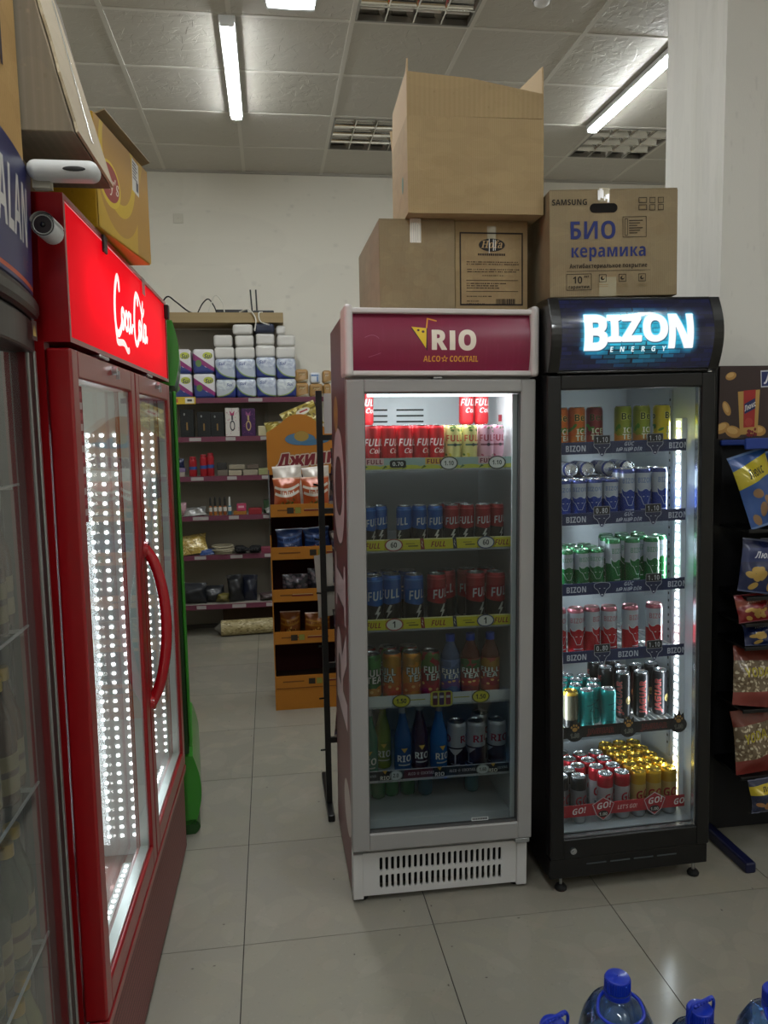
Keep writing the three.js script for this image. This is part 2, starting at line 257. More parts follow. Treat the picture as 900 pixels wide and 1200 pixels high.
    txt(g, 'R', 486, 152, 150, '#f3e7d6', { stroke: '#f3e7d6', sw: 7, sx: 1.0 }); g.fillStyle = '#f3e7d6'; g.fillRect(552, 96, 32, 112); txt(g, 'O', 654, 152, 150, '#f3e7d6', { stroke: '#f3e7d6', sw: 9, sx: 0.98 }); txt(g, 'ALCO', 452, 258, 46, '#e6a93a', { sx: 0.84 }); txt(g, 'COCKTAIL', 636, 258, 46, '#e6a93a', { sx: 0.76 }); star(g, 524, 258, 18, '#e6a93a');
  });
  { // convex sign sheet: a shallow arc in height, printed face to the front
    const g2 = new THREE.PlaneGeometry(0.568, 0.178, 1, 12), p = g2.attributes.position; for (let i = 0; i < p.count; i++) { const y = p.getY(i); p.setZ(i, 0.016 * (1 - (y / 0.089) ** 2)); } g2.computeVertexNormals();
    const o = part('sign_panel', g2, P(0xffffff, 0.32, 0, { map: sign, clearcoat: 0.3, clearcoatRoughness: 0.25 }), hd); o.position.set(0, 1.851, -0.012);
  }
  // door
  const y0 = 0.195, y1 = 1.738, fr = -0.306, fl = 0.306;
  const door = part('door', [rspan(0.006, fr, -0.248, y0, y1, -0.043, 0), rspan(0.006, 0.257, fl, y0, y1, -0.043, 0), rspan(0.006, -0.25, 0.26, 1.697, y1, -0.043, 0), rspan(0.006, -0.25, 0.26, y0, 0.255, -0.043, 0)], grey, f);
  part('glass', span(-0.252, 0.26, 0.25, 1.70, -0.0245, -0.0235), P(0xbcc3c3, 0.02, 0, { transmission: 1, thickness: 0, ior: 1.5, side: THREE.DoubleSide }), door).geometry = new THREE.PlaneGeometry(0.51, 1.45).translate(0.0045, 0.976, -0.022);
  part('gasket', [span(-0.252, -0.246, 0.253, 1.699, -0.03, -0.008), span(0.254, 0.26, 0.253, 1.699, -0.03, -0.008), span(-0.25, 0.256, 1.694, 1.7, -0.03, -0.008), span(-0.25, 0.256, 0.252, 0.258, -0.03, -0.008)], M(0x4c4c4c, 0.6), door);
  part('edge_strip', span(0.238, 0.254, 0.26, 1.692, -0.041, -0.03), M(0xd2d8da, 0.3), door);
  decal('maker_badge', 0.058, 0.012, tex(128, 28, (g, w, h) => { fill(g, w, h, '#cfd4d4'); g.fillStyle = '#1a1a1a'; for (let i = 0; i < 9; i++) g.fillRect(6 + i * 13, 5, 9, 17); }), door, [0.13, 0.268, -0.0205]);
  part('hinge', [rspan(0.003, 0.25, 0.3, 0.178, 0.194, -0.05, -0.004), rspan(0.003, -0.03, 0.0, 1.739, 1.747, -0.04, -0.004)], steel, f);
  // grille with slots cut through
  const gsh = new THREE.Shape([[-0.3, 0.022], [0.29, 0.022], [0.29, 0.172], [-0.3, 0.172]].map((p) => new THREE.Vector2(...p)));
  for (let i = 0; i < 22; i++) for (const [y0, y1] of [[0.044, 0.092], [0.106, 0.154]]) { const x = -0.208 + i * 0.0196, r = 0.0052, h = new THREE.Path(); h.absarc(x, y1 - r, r, 0, Math.PI, false); h.absarc(x, y0 + r, r, Math.PI, 2 * Math.PI, false); h.closePath(); gsh.holes.push(h); }
  const gr = part('grille', new THREE.ExtrudeGeometry(gsh, { depth: 0.008, bevelEnabled: false, curveSegments: 5 }).translate(0, 0, -0.04), white, f); part('grille_backing', span(-0.28, 0.28, 0.04, 0.168, -0.09, -0.07), M(0x050505, 0.9), gr);
  part('side_skirt', rspan(0.003, -0.303, -0.268, 0.014, 0.172, -0.06, -0.026), white, f); part('side_skirt', rspan(0.003, 0.262, 0.298, 0.014, 0.172, -0.06, -0.026), white, f);
  for (const [x, z] of [[-0.27, -0.07], [0.27, -0.07], [-0.27, -D + 0.05], [0.27, -D + 0.05]]) part('foot', CY(0.02, 0.022, 0.034, x, 0.017 + x * 0.0085, z, 14), rubber, f);
}
const RIO_SHELF = [1.462, 1.197, 0.932, 0.670, 0.412];
{
  const tagM = (draw, w = 96, h = 96) => tex(w, h, draw);
  const round = (s, bg, ink, ring, px = 38) => tagM((g, w, h) => { g.clearRect(0, 0, w, h); oval(g, w / 2, h / 2, w * 0.48, h * 0.47, ring); oval(g, w / 2, h / 2, w * 0.42, h * 0.4, bg); txt(g, s, w / 2, h / 2, px, ink, { sx: 0.8 }); }, 112, 84);
  const lemonStrip = tex(1024, 76, (g, w, h) => { fill(g, w, h, '#a9c4bd'); for (let i = 0; i < 8; i++) oval(g, 60 + i * 135, 70, 80, 22, '#cdd24a'); for (let i = 0; i < 8; i++) poly(g, [[10 + i * 130, 76], [30 + i * 130, 50], [46 + i * 130, 60]], '#4a6b2f'); for (const [x, c] of [[90, '#e9c0bd'], [490, '#efc24a'], [850, '#e3b9bb']]) { g.fillStyle = c; g.fillRect(x - 62, 2, 124, 44); txt(g, 'FULL', x, 26, 42, '#7c1430', { sx: 1.1 }); } });
  const yellowStrip = tex(1024, 62, (g, w, h) => { fill(g, w, h, '#d7cd1e'); g.fillStyle = '#efe9b0'; g.fillRect(0, 0, w, 6); for (const x of [70, 512, 950]) txt(g, 'FULL', x, 34, 44, '#8a2016', { italic: true, stroke: '#e4d52a', sw: 2 }); for (const x of [330, 720]) { g.fillStyle = '#6c6412'; g.fillRect(x - 36, 26, 60, 4); g.fillRect(x - 20, 38, 66, 7); } for (const [x, c] of [[404, '#8a1c1c'], [626, '#1d2547']]) { poly(g, [[x - 14, 0], [x + 10, 0], [x + 18, 62], [x - 8, 62]], c); poly(g, [[x - 4, 6], [x + 6, 26], [x, 30], [x + 8, 56], [x - 6, 34], [x, 30]], '#e8e3d0'); } });
  const teaStrip = tex(1024, 62, (g, w, h) => { fill(g, w, h, '#cfd3cf'); for (const x of [380, 690]) { g.fillStyle = '#a9a53c'; g.fillRect(x - 70, 28, 110, 6); } });
  const rioStrip = tex(1024, 62, (g, w, h) => { fill(g, w, h, '#17171c'); g.fillStyle = '#c9c9cc'; g.fillRect(0, 0, w, 4); g.fillRect(0, 58, w, 4); const gr = '#4f1227'; g.fillStyle = gr; g.fillRect(270, 4, 200, 54); for (const x of [380, 670]) { txt(g, 'ALCO', x - 56, 31, 24, '#c7bfc2', { sx: 0.85 }); star(g, x - 12, 31, 9, '#c7bfc2'); txt(g, 'COCKTAIL', x + 56, 31, 24, '#c7bfc2', { sx: 0.85 }); } for (const x of [40, 965]) txt(g, 'COCKTAIL', x, 31, 20, '#bbb', { italic: true, rot: -0.06, sx: 0.8 }); });
  const rioTag = tagM((g, w, h) => { g.clearRect(0, 0, w, h); poly(g, [[30, 8], [66, 8], [50, 34]], '#c79a2b'); txt(g, 'RIO', w / 2, 60, 40, '#e6ddcc', { stroke: '#1c1c20', sw: 6 }); });
  const canTag = tagM((g, w, h) => { g.clearRect(0, 0, w, h); g.fillStyle = '#b9b13a'; g.beginPath(); g.roundRect(2, 4, 92, 88, 18); g.fill(); ['#5a2a20', '#43304a', '#7a2b33'].forEach((c, i) => { g.fillStyle = c; g.beginPath(); g.roundRect(12 + i * 27, 12, 20, 70, 6); g.fill(); g.fillStyle = '#b9b4ac'; g.fillRect(14 + i * 27, 30, 16, 14); }); });
  const black70 = tagM((g, w, h) => { g.clearRect(0, 0, w, h); g.fillStyle = '#121212'; g.beginPath(); g.roundRect(2, 20, 108, 52, 18); g.fill(); txt(g, '0.70', w / 2, 46, 40, '#e9ece9', { sx: 0.95 }); }, 112, 92);
  const p110 = round('1.10', '#eef0ea', '#26342c', '#26342c'), p60 = (ring) => round('60', '#e9e7df', '#1a1a1a', ring, 46), p1 = (ring) => round('1', '#e9e7df', '#1a1a1a', ring, 58), p150 = round('1.50', '#cbc524', '#23230f', '#5d5a16', 40), p20 = round('2.0', '#bfc4c2', '#2a2a2a', '#8d9391', 42), p16 = round('1.60', '#bfc4c2', '#2a2a2a', '#8d9391', 38);
  const red60 = p60('#a3202b'), blue60 = p60('#26356e'), red1 = p1('#a3202b'), blue1 = p1('#26356e');
  const strips = [lemonStrip, yellowStrip, yellowStrip, teaStrip, rioStrip];
  const tags = [[[-0.134, black70, 0.055, 0.042], [0.035, p110, 0.062, 0.046], [0.197, p110, 0.062, 0.046]], [[-0.15, red60, 0.062, 0.044], [0.16, blue60, 0.062, 0.044]], [[-0.15, red1, 0.062, 0.044], [0.16, blue1, 0.062, 0.044]], [[-0.129, p150, 0.064, 0.048], [0.008, canTag, 0.08, 0.06], [0.144, p150, 0.064, 0.048]], [[-0.187, rioTag, 0.047, 0.047], [-0.15, p20, 0.048, 0.038], [0.001, rioTag, 0.047, 0.047], [0.152, p16, 0.048, 0.038], [0.188, rioTag, 0.045, 0.045]]];
  const shelfM = M(0xb9bebf, 0.5, 0.3);
  RIO_SHELF.forEach((y, i) => {
    const s = part('shelf', [rspan(0.003, -0.262, 0.258, y - 0.01, y, -0.5, -0.075), span(-0.262, 0.258, y - 0.016, y - 0.01, -0.085, -0.072)], shelfM, RIO);
    part('price_strip', B(0.505, 0.036, 0.003, -0.002, y - 0.002 + 0.012, -0.069), M(0xffffff, 0.4, 0, { map: strips[i] }), s);
    for (const [x, m, w, h] of tags[i]) decal('price_tag', w, h, m, s, [x, y + 0.009, -0.066]);
    part('shelf_clip', [B(0.012, 0.02, 0.02, -0.262, y - 0.006, -0.1), B(0.012, 0.02, 0.02, 0.258, y - 0.006, -0.1)], whitePlastic, s);
  });
}
// labels of the cans in the white fridge
const colaM = canMat('cola', (g, w, h) => { fill(g, w, h, '#c01822'); g.fillStyle = '#a5121c'; for (let i = 0; i < 8; i++) g.fillRect(i * 32, 0, 3, h); txt(g, 'FULL', 128, 104, 64, '#f4ece8', { italic: true, sx: 0.72 }); txt(g, 'Cola', 150, 156, 44, '#f4ece8', { font: 'serif', italic: true, sx: 0.9 }); txt(g, 'FULL', 12, 104, 60, '#f4ece8', { italic: true, sx: 0.7 }); }, 0.1, 0.35);
const lemonM = canMat('lemon', (g, w, h) => { fill(g, w, h, '#d9cf86'); for (let i = 0; i < 40; i++) oval(g, rnd() * w, rnd() < 0.5 ? rnd() * 60 : 180 + rnd() * 70, 10, 7, rnd() < 0.5 ? '#c9b93a' : '#5d7a3a', rnd() * 3); txt(g, 'FULL', 128, 82, 58, '#c83424', { sx: 0.8 }); g.fillStyle = '#4a6a5a'; g.fillRect(84, 118, 88, 12); oval(g, 128, 124, 10, 10, '#3a3a3a'); }, 0.1, 0.35);
const pinkM = canMat('pink', (g, w, h) => { fill(g, w, h, '#d5a3b4'); for (let i = 0; i < 34; i++) oval(g, rnd() * w, rnd() < 0.5 ? rnd() * 50 : 190 + rnd() * 60, 9, 6, rnd() < 0.5 ? '#b6526e' : '#6d7a5a', rnd() * 3); txt(g, 'FULL', 128, 82, 58, '#a01a3a', { sx: 0.8 }); g.fillStyle = '#7d3a50'; g.fillRect(84, 118, 88, 12); oval(g, 128, 124, 10, 10, '#3a2a3a'); }, 0.1, 0.35);
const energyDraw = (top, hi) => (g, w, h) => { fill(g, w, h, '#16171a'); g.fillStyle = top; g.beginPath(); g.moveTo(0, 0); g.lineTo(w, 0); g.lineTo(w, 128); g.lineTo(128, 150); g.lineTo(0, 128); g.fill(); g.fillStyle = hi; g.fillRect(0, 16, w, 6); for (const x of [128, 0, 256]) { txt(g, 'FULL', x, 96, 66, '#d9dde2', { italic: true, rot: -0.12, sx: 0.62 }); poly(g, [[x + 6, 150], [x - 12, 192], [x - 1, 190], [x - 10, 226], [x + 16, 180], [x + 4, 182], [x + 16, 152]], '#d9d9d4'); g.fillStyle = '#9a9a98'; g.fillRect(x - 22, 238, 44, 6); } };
const blueEnergy = canMat('blueE', energyDraw('#1f5fae', '#4f8fd8'), 0.4), redEnergy = canMat('redE', energyDraw('#a31f2a', '#d05a60'), 0.4);
const teaDraw = (a, b, c) => (g, w, h) => { fill(g, w, h, a); for (let i = 0; i < 26; i++) oval(g, rnd() * w, 20 + rnd() * 60, 26, 16, b, rnd() * 3); for (let i = 0; i < 8; i++) oval(g, 20 + i * 34, 190 + jit(20), 26, 28, c); for (let i = 0; i < 8; i++) oval(g, 12 + i * 34, 182 + jit(20), 8, 8, '#f0c070'); for (const x of [128, 256, 0]) { txt(g, 'FULL', x, 92, 52, '#e9ece4', { sx: 0.78, stroke: '#2b3a2a', sw: 5 }); txt(g, 'TEA', x, 132, 50, '#e9ece4', { sx: 0.85, stroke: '#2b3a2a', sw: 5 }); } };
const teaGreen = canMat('teaG', teaDraw('#2f6b35', '#3f8a3f', '#c98a30')), teaPeach = canMat('teaP', teaDraw('#c9731d', '#b7821f', '#d65a26')), teaMango = canMat('teaM', teaDraw('#cf8a1c', '#a77a1c', '#c96a20')), teaCherry = canMat('teaC', teaDraw('#9c2730', '#5a7a3a', '#b81f35'));
const rioCan = canMat('rioCan', (g, w, h) => { fill(g, w, h, '#b9bbc0'); g.fillStyle = '#2b1620'; g.fillRect(0, 128, w, 128); for (const x of [64, 192]) { poly(g, [[x - 34, 136], [x + 34, 136], [x + 6, 166], [x - 6, 166]], '#c9c6c8'); g.fillStyle = '#c9c6c8'; g.fillRect(x - 3, 160, 6, 56); g.fillRect(x - 20, 216, 40, 5); } for (const x of [128, 0, 256]) txt(g, 'RIO', x, 84, 54, '#9c2038', { sx: 0.95 }); }, 0.6);
const S1 = 0.0258, L1 = 0.033;
function rowRio(shelf, list, label, group) { for (const [x, z, m, r, h, turn] of list) tag(inside(RIO, can(r, h, m), x, RIO_SHELF[shelf], z, turn ?? jit(0.5)), label, 'drink can', group); }
rowRio(0, [[-0.213, -0.105, 0.0], [-0.158, -0.11, 0.5], [-0.104, -0.105, 0.2], [-0.05, -0.108, 0.5], [0.002, -0.105, -0.05], [-0.225, -0.16, 0], [-0.17, -0.165, 0], [-0.113, -0.16, 0], [-0.06, -0.163, 0], [-0.005, -0.16, 0]].map(([x, z, t]) => [x, z, colaM, S1, 0.134, t]), 'red cola can standing on the top shelf of the white drinks fridge', 'red cola cans on the top shelf');
{ // cola cans stacked on a wire riser at the back of the top shelf
  const r = thing('can_riser', 'white wire riser at the back of the top fridge shelf', 'riser'); const ps = [];
  for (const x of [-0.25, 0.24]) for (const z of [-0.44, -0.24]) ps.push(wire([x, 0, z], [x, 0.13, z], 0.003));
  for (const z of [-0.44, -0.39, -0.34, -0.29, -0.24]) ps.push(wire([-0.25, 0.13, z], [0.24, 0.13, z], 0.003));
  part('legs_and_rails', ps, wireMat, r); inside(RIO, r, 0, RIO_SHELF[0], 0);
  for (const [x, z] of [[-0.212, -0.26], [0.142, -0.26], [0.196, -0.262]]) tag(inside(RIO, can(S1, 0.134, colaM), x, RIO_SHELF[0] + 0.133, z, jit(0.3)), 'red cola can raised behind the front row under the fridge lamp', 'drink can', 'raised red cola cans');
}
rowRio(0, [[0.057, -0.106, lemonM, S1, 0.134, 0.1], [0.114, -0.106, lemonM, S1, 0.134, 0.3], [0.05, -0.162, lemonM, S1, 0.134], [0.106, -0.162, lemonM, S1, 0.134]], 'pale yellow lemonade can on the top shelf of the white drinks fridge', 'yellow lemonade cans');
rowRio(0, [[0.17, -0.106, pinkM, S1, 0.134, 0.1], [0.214, -0.135, pinkM, S1, 0.134, 0.3], [0.162, -0.165, pinkM, S1, 0.134]], 'pink lemonade can on the top shelf of the white drinks fridge', 'pink lemonade cans');
rowRio(1, [[-0.228, -0.105, 0.6], [-0.185, -0.14, 0], [-0.108, -0.108, -0.9], [-0.055, -0.118, 0.5], [-0.003, -0.107, 0]].map(([x, z, t]) => [x, z, blueEnergy, S1, 0.134, t ?? 0.6]), 'small blue and black energy can on the second shelf of the white fridge', 'small blue energy cans');
rowRio(1, [[0.052, -0.107, 0], [0.105, -0.11, -0.4], [0.16, -0.106, 0], [0.212, -0.125, 0.5], [0.1, -0.17, 0], [0.045, -0.17, 0]].map(([x, z, t]) => [x, z, redEnergy, S1, 0.134, t]), 'small red and black energy can on the second shelf of the white fridge', 'small red energy cans');
rowRio(2, [[-0.213, -0.112, 0.3], [-0.148, -0.13, -0.5], [-0.076, -0.112, 0.35], [-0.219, -0.19, 0], [-0.15, -0.2, 0], [-0.085, -0.19, 0]].map(([x, z, t]) => [x, z, blueEnergy, L1, 0.168, t]), 'tall blue and black energy can on the third shelf of the white fridge', 'tall blue energy cans');
rowRio(2, [[0.002, -0.112, 0.45], [0.05, -0.18, -0.6], [0.136, -0.112, 0.5], [0.207, -0.112, 0.3], [0.125, -0.19, 0], [0.195, -0.19, 0]].map(([x, z, t]) => [x, z, redEnergy, L1, 0.168, t]), 'tall red and black energy can on the third shelf of the white fridge', 'tall red energy cans');
for (const [x, z, m, t, l] of [[-0.222, -0.112, teaGreen, 0.2, 'green iced tea can at the end of the fourth fridge shelf'], [-0.152, -0.115, teaPeach, -0.9, 'orange iced tea can turned sideways beside the green one'], [-0.085, -0.112, teaMango, 0.35, 'yellow orange iced tea can between peach and cherry ones'], [-0.02, -0.115, teaCherry, 0.15, 'dark red iced tea can beside the iced tea bottles']]) tag(inside(RIO, can(0.0325, 0.165, m), x, RIO_SHELF[3], z, t), l, 'drink can', 'iced tea cans');
for (const x of [-0.228, -0.155, -0.083]) tag(inside(RIO, can(0.0325, 0.165, teaCherry), x, RIO_SHELF[3], -0.19, 0), 'dark red iced tea can behind the front row', 'drink can', 'iced tea cans in the second row');
function bottle(r, h, m, capM, lm, neck = 0.42, labelSpan) {
  const t = new THREE.Group(); t.name = numbered('drink_bottle'); scene.add(t);
  part('body', lathe([[0.001, 0.004], [r * 0.7, 0.002], [r * 0.95, 0.006], [r, 0.016], [r, h * (1 - neck)], [r * 0.93, h * (1 - neck * 0.85)], [r * 0.55, h * (1 - neck * 0.48)], [r * 0.42, h * (1 - neck * 0.3)], [r * 0.4, h - 0.02]], 24), m, t);
  part('cap', lathe([[r * 0.46, h - 0.024], [r * 0.47, h - 0.022], [r * 0.47, h - 0.002], [r * 0.43, h], [0.001, h]], 20), capM, t);
  if (lm) { const [a, b] = labelSpan; part('label', lathe([[r * 1.012, h * a], [r * 1.012, h * b]], 24), lm, t); }
  return t;
}
const teaBottleM = (c) => P(c, 0.08, 0, { transmission: 0.55, thickness: 0, ior: 1.4 });
const teaLabel = (k, ...a) => M(0xffffff, 0.4, 0, { map: tex(256, 256, teaDraw(...a)), side: THREE.DoubleSide });
const blueCap = M(0x1d48b8, 0.4);
[[0.05, '#6a7fa6', ['#5a6f9a', '#44587c', '#7a5a8a'], 'bottled iced tea with a blue grey label and blue cap'], [0.12, '#7c3a2a', ['#8c3a34', '#35602f', '#b3352f'], 'bottled iced tea with a dark red and green label'], [0.19, '#8a4a3a', ['#a84a3a', '#a0762a', '#9c2a3a'], 'bottled iced tea with an orange red label']].forEach(([x, c, a, l], i) => tag(inside(RIO, bottle(0.033, 0.218, teaBottleM(c), blueCap, teaLabel('t' + i, ...a), 0.36, [0.1, 0.62]), x, RIO_SHELF[3], -0.115, jit(0.4)), l, 'bottle', 'iced tea bottles'));
const rioLabel = M(0xffffff, 0.45, 0, { transparent: true, map: tex(256, 128, (g, w, h) => { g.clearRect(0, 0, w, h); for (const x of [128, 0, 256]) { poly(g, [[x - 16, 8], [x + 16, 8], [x, 36]], '#c9a034'); txt(g, 'RIO', x, 70, 54, '#d8d2c6', { sx: 0.8 }); g.fillStyle = '#b9b3a6'; g.fillRect(x - 30, 104, 60, 8); } }), side: THREE.DoubleSide });
const glassB = (c) => P(c, 0.12, 0, { transmission: 0.35, thickness: 0, ior: 1.45 });
[[-0.234, '#2f7d5c', 'green cocktail bottle at the left end of the fifth shelf'], [-0.18, '#8a9a2c', 'yellow green cocktail bottle on the fifth fridge shelf'], [-0.118, '#1f4f8e', 'deep blue cocktail bottle on the fifth fridge shelf'], [-0.056, '#3d1626', 'dark purple cocktail bottle on the fifth fridge shelf'], [0.008, '#2f6fb5', 'bright blue cocktail bottle beside the silver cans']].forEach(([x, c, l], i) => tag(inside(RIO, bottle(0.03, 0.235, glassB(c), M(0x8d8f90, 0.4, 0.6), rioLabel, 0.5, [0.1, 0.42]), x, RIO_SHELF[4], [-0.105, -0.162, -0.112, -0.13, -0.112][i], jit(0.3)), l, 'bottle', 'cocktail bottles'));
for (const [x, z, t] of [[0.072, -0.115, 1.2], [0.139, -0.112, 0.5], [0.214, -0.112, 0.1], [0.175, -0.185, 0]]) tag(inside(RIO, can(L1, 0.168, rioCan), x, RIO_SHELF[4], z, t), 'silver cocktail can with dark base on the fifth fridge shelf', 'drink can', 'silver cocktail cans');
for (const [x, z, c] of [[-0.225, -0.3, '#5aa080'], [-0.18, -0.29, '#3f9a5a'], [-0.13, -0.3, '#3a9a52'], [-0.07, -0.3, '#4a9a60'], [-0.005, -0.29, '#4a86a0'], [0.17, -0.29, '#6aa0a0']]) tag(inside(RIO, bottle(0.027, 0.16, glassB(c), whitePlastic, null, 0.5), x, 0.24, z, 0), 'short pale green bottle on the floor of the white fridge', 'bottle', 'bottles on the fridge floor');

// ───────── black fridge with the glowing sign ─────────
const BIZ = thing('drinks_fridge', 'black glass-door drinks fridge with a glowing blue sign and side light strip', 'fridge', [1.176, 0, -2.40]);
BIZ.rotation.z = 0.0125;
{
  const f = BIZ, D = 0.6, liner = M(0xa9b1b5, 0.42, 0.2), yt = 1.975;
  part('cabinet', [span(-0.285, -0.262, 0.06, yt, -D, -0.048), span(0.262, 0.285, 0.06, yt, -D, -0.048), span(-0.262, 0.262, 0.06, yt, -D, -D + 0.02), span(-0.262, 0.262, yt - 0.02, yt, -D + 0.02, -0.048), span(-0.262, 0.262, 1.735, 1.75, -D + 0.02, -0.048), span(-0.262, 0.262, 0.17, 0.185, -D + 0.02, -0.048), span(-0.262, 0.262, 0.06, 0.075, -D + 0.02, -0.048)], blackMetal, f);
  part('liner', [span(-0.26, -0.246, 0.187, 1.733, -D + 0.024, -0.05), span(0.246, 0.26, 0.187, 1.733, -D + 0.024, -0.05), span(-0.246, 0.246, 0.187, 1.733, -D + 0.022, -D + 0.036), span(-0.246, 0.246, 1.718, 1.733, -D + 0.036, -0.05), span(-0.246, 0.246, 0.187, 0.203, -D + 0.036, -0.05), span(-0.246, 0.246, 0.203, 0.36, -D + 0.036, -D + 0.17)], liner, f);
  // shelf rail with punched holes on the right wall
  const rail = part('shelf_rail', [span(0.2405, 0.246, 0.37, 1.70, -0.22, -0.2)], M(0x9aa2a6, 0.4, 0.5), f);
  part('rail_holes', Array.from({ length: 48 }, (_, i) => B(0.002, 0.009, 0.006, 0.2402, 0.42 + i * 0.0265, -0.21)), M(0x16181a, 0.8), rail);
  // vertical light strip on the right
  for (const q of [1, -1]) { // one behind each door edge
    const strip = part('led_strip', [span(q * 0.229, q * 0.246, 0.225, 1.60, -0.152, -0.108)], ledBoard, f);
    const chips = []; for (let i = 0; i < 46; i++) chips.push(RB(0.004, 0.019, 0.022, 0.0018, q * 0.2282, 0.24 + i * 0.0298, -0.13, 1));
    part('led_light', chips, ledGlow, strip);
    areaLight('led_strip', new THREE.Color(0.86, 0.95, 1), q > 0 ? 52 : 42, 0.022, 1.36, [q * 0.2255, 0.91, -0.13], [-q * 0.9, 0, -0.2], f);
  }
  // header, bulging forward
  const prof = (n = 12) => Array.from({ length: n + 1 }, (_, i) => { const v = i / n; return [1.757 + v * 0.222, 0.052 * Math.sin(Math.PI * (0.12 + 0.76 * v)) - 0.01]; });
  const bulge = (x0, x1, grow, zoff, u0 = 0, u1 = 1) => {
    const pr = prof(), pos = [], uv = [], idx = [];
    pr.forEach(([y, z], i) => { const v = i / (pr.length - 1); const yy = 1.868 + (y - 1.868) * grow; pos.push(x0, yy, z + zoff, x1, yy, z + zoff); uv.push(u0, v, u1, v); if (i) { const a = 2 * i - 2; idx.push(a, a + 1, a + 2, a + 1, a + 3, a + 2); } });
    const g = new THREE.BufferGeometry(); g.setAttribute('position', new THREE.Float32BufferAttribute(pos, 3)); g.setAttribute('uv', new THREE.Float32BufferAttribute(uv, 2)); g.setIndex(idx); g.computeVertexNormals(); return g;
  };
  const sh = new THREE.Shape(); sh.moveTo(-0.09, 1.752); prof().forEach(([y, z]) => sh.lineTo(z, y)); sh.lineTo(-0.09, 1.982); sh.closePath();
  const ends = [-1, 1].map((s) => new THREE.ExtrudeGeometry(sh, { depth: 0.03, bevelEnabled: true, bevelSize: 0.003, bevelThickness: 0.003, bevelSegments: 2 }).rotateY(-Math.PI / 2).translate(s > 0 ? 0.283 : -0.253, 0, 0));
  const hd = part('header', [...ends, bulge(-0.254, 0.254, 1, -0.004), span(-0.255, 0.255, 1.752, 1.98, -0.09, -0.06), rspan(0.003, -0.256, 0.256, 1.75, 1.758, -0.09, 0.008), rspan(0.003, -0.256, 0.256, 1.976, 1.984, -0.09, 0.008)], P(0x060608, 0.3, 0, { side: THREE.DoubleSide, clearcoat: 0.4 }), f);
  const sign = tex(1024, 440, (g, w, h) => {
    fill(g, w, h, '#060a1c');
    const cols = (x, y) => { const d = Math.max(0, 1 - Math.hypot((x - w * 0.49) / (w * 0.40), (y - h * 0.55) / (h * 0.46))); const e = Math.pow(d, 0.75); return [12 + 60 * e * e, 18 + 200 * e, 52 + 190 * e]; };
    for (let r = 0; r < 17; r++) for (let c = -1; c < 14; c++) { const x = c * 80 + (r % 2) * 40 + jit(5), y = r * 27; const k = 0.6 + 0.5 * rnd(); const [a, b, d] = cols(x + 36, y + 12); g.fillStyle = `rgb(${a * k | 0},${b * k | 0},${d * k | 0})`; g.fillRect(x + 2, y + 2, 76 + jit(4), 22 + jit(2)); }
    const word = (col, dx, dy, o = {}) => { txt(g, 'B', 222 + dx, 214 + dy, 300, col, { sx: 0.95, ...o }); txt(g, 'IZO', 508 + dx, 190 + dy, 222, col, { sx: 1.1, ...o }); txt(g, 'N', 796 + dx, 212 + dy, 290, col, { sx: 0.9, ...o }); };
    g.shadowColor = '#35d6ff'; g.shadowBlur = 46; word('#7fe6ff', 0, 0, { stroke: '#7fe6ff', sw: 22 }); g.shadowBlur = 0; g.shadowColor = 'transparent';
    word('#2a5f78', 3, 8, { stroke: '#2a5f78', sw: 14 }); word('#fbfdff', 0, 0, { stroke: '#fbfdff', sw: 13 });
    'ENERGY'.split('').forEach((s, i) => txt(g, s, 334 + i * 70, 318, 44, '#e8fbff', {}));
  });
  part('sign_light_panel', bulge(-0.253, 0.253, 0.965, 0.0025), P(0x0a0a10, 0.15, 0, { emissive: new THREE.Color(1, 1, 1), emissiveMap: sign, emissiveIntensity: 0.95, clearcoat: 1, clearcoatRoughness: 0.05 }), hd);
  areaLight('sign_glow', new THREE.Color(0.5, 0.8, 1), 0.03, 0.4, 0.14, [0, 1.87, 0.06], [0, 0, 1], f);
  // door
  const y0 = 0.135, y1 = 1.747;
  const door = part('door', [rspan(0.006, -0.285, -0.237, y0, y1, -0.046, 0), rspan(0.006, 0.238, 0.285, y0, y1, -0.046, 0), rspan(0.006, -0.24, 0.24, 1.70, y1, -0.046, 0), rspan(0.006, -0.24, 0.24, y0, 0.204, -0.046, 0)], blackMetal, f);
  part('glass', new THREE.PlaneGeometry(0.478, 1.505).translate(0, 0.952, -0.02), P(0xdfe4e6, 0.02, 0, { transmission: 1, thickness: 0, ior: 1.5, side: THREE.DoubleSide }), door);
  part('inner_trim', [span(-0.238, 0.238, 0.2, 0.206, -0.03, -0.012), span(0.2325, 0.238, 0.206, 1.70, -0.03, -0.012)], M(0xaab0b2, 0.25, 0.8), door);
  part('lock', [CY(0.011, 0.011, 0.008, 0, 0.004, 0, 18).rotateX(Math.PI / 2).translate(-0.208, 0.165, 0), CY(0.005, 0.005, 0.012, 0, 0.006, 0, 12).rotateX(Math.PI / 2).translate(-0.208, 0.165, 0)], steel, door);
  part('kick_panel', [rspan(0.004, -0.285, 0.285, 0.06, 0.13, -0.06, -0.012)], blackMetal, f);
  part('vent_slots', [0, 1, 2, 3].map((i) => B(0.07, 0.004, 0.003, -0.12 + i * 0.085, 0.105, -0.0115)), M(0x5a6064, 0.4, 0.5), f);
  for (const [x, z] of [[-0.235, -0.045], [0.255, -0.05], [-0.235, -D + 0.06], [0.255, -D + 0.06]]) { const ft = part('foot', [lathe([[0.001, 0], [0.019, 0], [0.021, 0.008], [0.016, 0.016], [0.006, 0.02]], 18)], rubber, f); ft.position.set(x, -x * 0.0125 + 0.001, z); part('stem', CY(0.005, 0.005, 0.05, 0, 0.043, 0, 10), steel, ft); }
}
